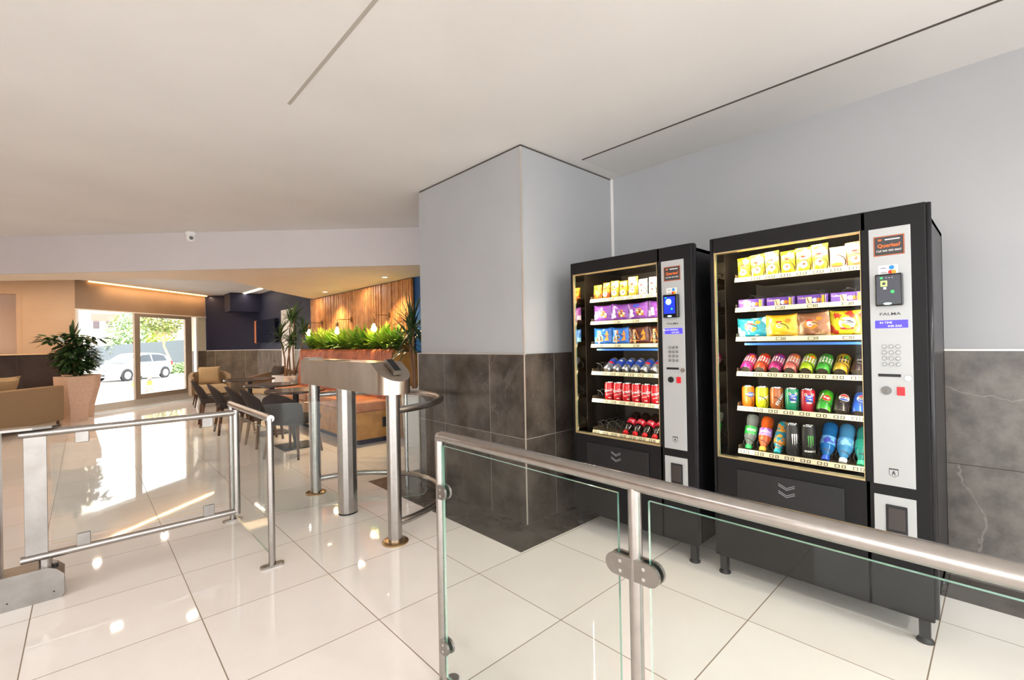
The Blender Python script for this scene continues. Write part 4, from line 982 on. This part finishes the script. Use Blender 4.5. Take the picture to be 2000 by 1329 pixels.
dining_chair(1.74, 7.25, radians(0), 'dark chair third from the turnstile')
dining_chair(1.66, 8.02, radians(-3), 'dark chair fourth from the turnstile')
dining_chair(1.60, 9.0, radians(-6), 'dark chair farthest from the turnstile')

def armchair(x, y, rz, label, pm, plab):
    t = thing('armchair', label, 'armchair', (x, y, 0), rz, 'beige tub armchairs')
    # open side faces +x, wrap-around sloping arms
    pts = [(.36, -.36), (0, -.40), (-.34, -.34), (-.40, 0), (-.34, .34), (0, .40), (.36, .36)]
    mb = MB(); K = len(pts); rings = []
    for i, (px_, py_) in enumerate(pts):
        zt = .62+.16*(1-abs(i-3)/3)
        d = Vector((px_, py_, 0)).normalized()*.075
        rings.append([mb.bm.verts.new(p) for p in ((px_, py_, .26), (px_, py_, zt), (px_-d.x, py_-d.y, zt), (px_-d.x, py_-d.y, .26))])
    for A, B in zip(rings, rings[1:]):
        for j in range(4): f = mb.bm.faces.new((A[j], A[(j+1) % 4], B[(j+1) % 4], B[j]))
    mb.bm.faces.new(rings[0]); mb.bm.faces.new(rings[-1][::-1]); mb.build('shell', m_tub, t)
    MB().box((-.30, -.30, .28), (.36, .30, .46), .04).build('seat_cushion', m_tub2, t)
    for sx_, sy_ in ((-1, -1), (-1, 1), (1, -1), (1, 1)): MB().tube([(sx_*.30, sy_*.30, 0), (sx_*.26, sy_*.26, .28)], [.014, .022], 8).build('leg', m_dwood, t)
    c, s_ = cos(rz), sin(rz)
    p = thing('cushion', plab, 'cushion', (x-.10*c, y-.10*s_, .47), rz)
    p.rotation_euler = (0, radians(-16), rz)
    def fn(u, v, s): a, b = (u-.5)*2, (v-.5)*2; return (s*.07*(1-a**4)**.5*(1-b**4)**.5, a*.21*(1-.06*(1-b*b)), .20+b*.2*(1-.06*(1-a*a)))
    mb = MB(); mb.grid(lambda u, v: fn(u, v, 1), 10, 10); mb.grid(lambda u, v: fn(u, v, -1), 10, 10)
    bmesh.ops.remove_doubles(mb.bm, verts=mb.bm.verts, dist=.0005); mb.build('cover', pm, p)
armchair(2.05, 12.15, radians(-95), 'beige tub armchair with sand cushion near the entrance', m_pillow, 'sand coloured square cushion on the armchair near the entrance')
armchair(3.0, 11.0, radians(200), 'beige tub armchair with dark cushion beside the white pot', m_pillowd, 'dark square cushion on the armchair beside the white pot')

# sofa at the left, seen from behind
sa = math.atan2(-.9, -.66)
t = thing('sofa', 'beige fabric sofa seen from behind at the left edge', 'sofa', (-.26, 11.0, 0), sa)
MB().box((0, -.16, .10), (2.1, 0, .69), .02).build('backrest', m_tub, t)
MB().box((.0, -.80, .10), (.16, -.14, .55), .02).build('arm', m_tub, t); MB().box((1.94, -.80, .10), (2.1, -.14, .55), .02).build('arm', m_tub, t)
MB().box((.16, -.80, .14), (1.94, -.14, .30), .01).build('base', m_tub, t)
MB().box((.17, -.80, .30), (1.05, -.16, .45), .03).build('seat_cushion', m_tub2, t); MB().box((1.06, -.80, .30), (1.93, -.16, .45), .03).build('seat_cushion', m_tub2, t)
for fx, fy in ((.06, -.06), (2.04, -.06), (.06, -.74), (2.04, -.74)): MB().cyl((fx, fy, 0), (fx, fy, .12), .02, 10).build('leg', m_dwood, t)
def loose(x, y, z, rz, tilt, m, lab, w=.24):
    p = thing('cushion', lab, 'cushion', (x, y, z)); p.rotation_euler = (0, tilt, rz)
    def fn(u, v, s): a, b = (u-.5)*2, (v-.5)*2; return (s*.07*(1-a**4)**.5*(1-b**4)**.5, a*w*(1-.06*(1-b*b)), w+b*w*(1-.06*(1-a*a)))
    mb = MB(); mb.grid(lambda u, v: fn(u, v, 1), 10, 10); mb.grid(lambda u, v: fn(u, v, -1), 10, 10)
    bmesh.ops.remove_doubles(mb.bm, verts=mb.bm.verts, dist=.0005); mb.build('cover', m, p)
loose(-1.02, 10.72, .46, radians(140), radians(-20), m_pillow, 'sand cushion leaning up on the sofa at left', .23)
loose(-1.32, 10.35, .46, radians(130), radians(-25), m_tub2, 'pale cushion beside the leaning sand cushion')
# dark glass picture on the wall behind the dracaena
t = thing('wall_mirror', 'dark mirror with a copper side on the navy wall left of the dracaena', 'mirror', (3.43, 12.9, 1.68))
MB().box((-.05, -.85, -.29), (.035, .92, .29)).build('panel', mat('dark_mirror', (20, 26, 44), .15), t)
MB().box((-.055, .80, -.30), (.035, .955, .30)).build('copper_side', mat('copper_side', (224, 140, 96), .4, .2), t)

# ================================================================ outside
m_asph = mat('bright_paving', (190, 186, 182), .85, noise=(.6, (176, 172, 168), .35, .65))
mb = MB()
mb.prism([(-30, 13.9), (-2, 13.9), (.2, 13.6), (3.6, 16.5), (30, 16.5), (30, 70), (-30, 70)], -.60, -.42)
struct('ground_outside', mb, m_asph)
mb = MB(); mb.quad([(-.6, 13.3, .12), (2.9, 16.3, .12), (5.5, 22, -.415), (-3, 22, -.415)]); struct('ground_ramp', mb, m_asph)
struct('ground_upper_street', MB().box((-30, 66.5, -.6), (30, 100, .28)), m_asph)
m_yard = mat('grey_yard_wall', (76, 84, 88), .8)
Lw, Rw = Vector((-2.6, 66, 0)), Vector((6.6, 43.5, 0))
mb = MB(); v4 = []
for p, zt in ((Lw, 1.35), (Vector((5.9, 45, 0)), 1.95), (Vector((12, 32, 0)), 2.3)):
    v4.append((mb.bm.verts.new((p.x, p.y, -.5)), mb.bm.verts.new((p.x, p.y, zt)), mb.bm.verts.new((p.x+.3, p.y+.3, zt)), mb.bm.verts.new((p.x+.3, p.y+.3, -.5))))
for A, B in zip(v4, v4[1:]):
    for j in range(4): mb.bm.faces.new((A[j], A[(j+1) % 4], B[(j+1) % 4], B[j]))
struct('wall_yard', mb, m_yard)
# tree
t = thing('street_tree', 'young street tree with thin leaning trunk in front of the grey yard wall', 'tree', (4.55, 40.5, -.42))
MB().tube([(0, 0, 0), (-.1, 0, .9), (-.45, 0, 1.9), (-.35, 0, 2.8), (-.5, 0, 3.6)], [.10, .08, .07, .05, .03], 8).tube([(-.42, 0, 2.0), (-.9, 0, 2.9), (-1.2, 0, 3.5)], [.05, .04, .02], 6).tube([(-.38, 0, 2.3), (.2, 0, 3.0), (.6, 0, 3.5)], [.05, .04, .02], 6).build('trunk', mat('pale_trunk', (176, 150, 120), .85), t)
mb = MB(); leafcloud(mb, (-.5, 0, 3.7), (1.7, 1.5, .95), 2600, .20, .12, 21); mb.build('crown', mat('dusty_leaf', (120, 140, 70), .7, noise=(1.5, (176, 172, 110), .4, .6)), t)
# hedge / shrubs
def far_shrub(x, y, z, r, n, m, lab, s):
    t = thing('garden_shrub', lab, 'shrub', (x, y, z)); mb = MB(); leafcloud(mb, (0, 0, r[2]), r, n, .3, .2, s); mb.build('foliage', m, t)
    MB().cyl((0, 0, 0), (0, 0, r[2]), .06, 6).build('stem', m_bark, t)
m_hz = mat('fresh_leaf', (120, 156, 90), .7, noise=(1, (176, 200, 140), .4, .6))
far_shrub(3.3, 56, -.42, (2.0, 1.5, 2.8), 3000, m_hz, 'large pale green shrub rising behind the yard wall', 31)
far_shrub(5.2, 52, -.42, (1.2, 1.2, 2.2), 1400, mat('yellow_leaf', (180, 190, 80), .7), 'yellow green shrub behind the yard wall, beside the door frame', 33)
t = thing('garden_hedge', 'low bright green planting at the foot of the yard wall', 'hedge', (4.9, 38.6, -.42))
mb = MB(); leafcloud(mb, (0, 0, .35), (1.6, .5, .42), 1800, .22, .10, 35); mb.build('foliage', m_hz, t)
# buildings
t = thing('building', 'cream building corner with window, close outside on the left', 'building', (-1.2, 27, -.5))
MB().box((-3.5, 0, 0), (1.42, 3.0, 7)).build('wall', mat('cream_render', (226, 214, 190), .8), t)
f = MB().box((.4, -.06, 2.2), (1.12, .02, 3.9)).build('window', mat('window_grey', (120, 126, 124), .5), t); MB().box((.46, -.08, 2.26), (1.06, -.05, 3.84)).build('window_pane', mat('pale_pane', (150, 176, 170), .15), f)
t = thing('building', 'white distant house with reddish upper storey behind the pot plant', 'building', (.4, 77, .28))
MB().box((-3, 0, 0), (3, 5, 4.6)).build('wall', mat('white_render', (226, 222, 218), .8), t)
MB().box((-1.2, -.3, 4.6), (2.9, 4, 5.5)).build('upper_storey', mat('red_brown_render', (150, 96, 84), .8), t)
for k in range(3): MB().box((-.8+1.2*k, -.4, 3.6), (-.2+1.2*k, -.02, 4.5)).build('window', mat('dark_window', (70, 60, 62), .4), t)
# traffic cones / posts
m_conew = mat('cone_grey', (110, 104, 100), .6)
def cone(x, y, z, lab):
    t = thing('cone_bollard', lab, 'bollard', (x, y, z), 0, 'bollards outside the entrance')
    MB().lathe([(.22, 0), (.22, .05), (.16, .07), (.10, .30), (.08, .34)], 16).build('base', m_conew, t)
    MB().lathe([(.095, .31), (.085, .46), (.001, .46)], 16).build('yellow_band', mat('band_yellow', (236, 200, 40), .5), t)
    MB().lathe([(.05, .45), (.075, .52), (.07, .60), (.03, .68), (.03, .74), (.001, .75)], 14).build('top', m_conew, t)
cone(1.83, 22.6, -.42, 'grey bollard with yellow band in front of the white car')
cone(1.37, 22.2, -.42, 'grey bollard half hidden behind the door stile')

# white hatchback
def car(loc, rz, label, z=0):
    t = thing('car', label, 'car', loc, rz)
    m_body = mat('white_car_paint', (240, 240, 242), .25, coat=.6); m_win = mat('car_glass', (26, 38, 48), .08); m_tyre = mat('tyre', (40, 40, 42), .8); m_hub = mat('hubcap', (190, 190, 192), .35, .5); m_dk = mat('car_black', (60, 62, 66), .5)
    # x forward; sections: x, half width, z bottom, z belt
    S = [(-1.95, .62, .42, .80), (-1.88, .74, .26, .92), (-1.5, .82, .20, .96), (-.6, .84, .18, .95), (.4, .84, .18, .92), (1.1, .83, .20, .86), (1.6, .78, .20, .78), (1.9, .66, .24, .66), (1.99, .50, .34, .54)]
    mb = MB(); rings = []
    for x, hw, zb, zt in S:
        prof = [(-hw*.86, zb), (-hw*.98, zb+.10), (-hw, (zb+zt)/2), (-hw*.96, zt-.05), (-hw*.86, zt), (0, zt+.03), (hw*.86, zt), (hw*.96, zt-.05), (hw, (zb+zt)/2), (hw*.98, zb+.10), (hw*.86, zb)]
        rings.append([mb.bm.verts.new((x, y, z_)) for y, z_ in prof])
    for A, B in zip(rings, rings[1:]):
        for j in range(len(A)):
            f = mb.bm.faces.new((A[j], A[(j+1) % len(A)], B[(j+1) % len(A)], B[j])); f.smooth = True
    mb.bm.faces.new(rings[0]); mb.bm.faces.new(rings[-1][::-1])
    C_ = [(-1.82, .70, .93, .70, .93), (-1.62, .74, .95, .60, 1.30), (-1.25, .76, .95, .60, 1.43), (-.3, .77, .95, .61, 1.47), (.25, .77, .93, .59, 1.42), (.85, .75, .90, .56, 1.05), (1.15, .73, .87, .70, .88)]
    r2 = [[mb.bm.verts.new(p) for p in ((x, -b, zb), (x, -b2, zt-.04), (x, -b2*.8, zt), (x, b2*.8, zt), (x, b2, zt-.04), (x, b, zb))] for x, b, zb, b2, zt in C_]
    for A, B in zip(r2, r2[1:]):
        for j in range(5): f = mb.bm.faces.new((A[j], A[j+1], B[j+1], B[j])); f.smooth = True
    mb.build('body', m_body, t)
    for s in (-1, 1):
        for nm, poly in (('rear_window', [(-1.50, .99), (-1.38, 1.30), (-1.10, 1.36), (-.52, 1.39), (-.50, .98)]), ('front_window', [(-.44, .98), (-.44, 1.39), (.10, 1.36), (.72, .99)])):
            mb = MB(); vs = []
            for x, z_ in poly:
                yy = .775-.165*(z_-.95)/.48; vs.append((x, s*(yy+.006), z_))
            mb.quad(vs); mb.build(nm, m_win, t)
        MB().box((.62, s*.80-.06, .98), (.80, s*.80+.06, 1.10), .03).build('mirror', m_body, t)
        MB().box((-.30, s*.842-.012, .80), (-.12, s*.842+.012, .83)).build('door_handle', m_dk, t); MB().box((-1.12, s*.832-.012, .80), (-.96, s*.832+.012, .83)).build('door_handle', m_dk, t)
        MB().box((1.62, s*.60-.13, .60), (1.93, s*.60+.11, .72), .03).build('headlight', mat('headlamp', (150, 160, 170), .2), t)
        MB().box((-1.93, s*.66-.08, .72), (-1.80, s*.66+.08, .95), .02).build('tail_light', mat('tail_lamp', (180, 40, 40), .3), t)
        for wx in (-1.25, 1.22):
            MB().lathe([(.345, -.01), (.345, .01)], 26, (wx, s*.838, .33), 'y').build('wheel_arch', m_dk, t)
            w = MB().lathe([(.22, -.10), (.29, -.10), (.31, -.05), (.31, .05), (.29, .10), (.22, .10)], 26, (wx, s*.765, .31), 'y').build('wheel', m_tyre, t)
            MB().lathe([(.21, -.09), (.20, .0), (.06, .012), (.001, .012)] if s > 0 else [(.001, -.012), (.06, -.012), (.20, 0), (.21, .09)], 20, (wx, s*.868, .31), 'y').build('hubcap', m_hub, w)
    mb = MB(); mb.quad([(.28, -.54, 1.40), (.28, .54, 1.40), (1.08, .66, .93), (1.08, -.66, .93)])
    for v in mb.bm.verts: v.co.z += .012; v.co.x += .02
    mb.build('windscreen', m_win, t)
    MB().box((1.90, -.34, .30), (2.0, .34, .42), .02).build('lower_grille', m_dk, t); MB().box((1.88, -.40, .56), (1.97, .40, .61), .01).build('grille', m_dk, t)
    MB().box((1.98, -.24, .44), (2.005, .24, .53)).build('number_plate', m_white, t)
    return t
hd = math.atan2(-.69, -.72)
car((2.55-.60, 32.55+.62, -.42), hd, 'white hatchback parked outside facing left, seen through the entrance')
car((-.35, 71.5, .28), hd+.2, 'white car mostly hidden behind the yard wall and pot plant')
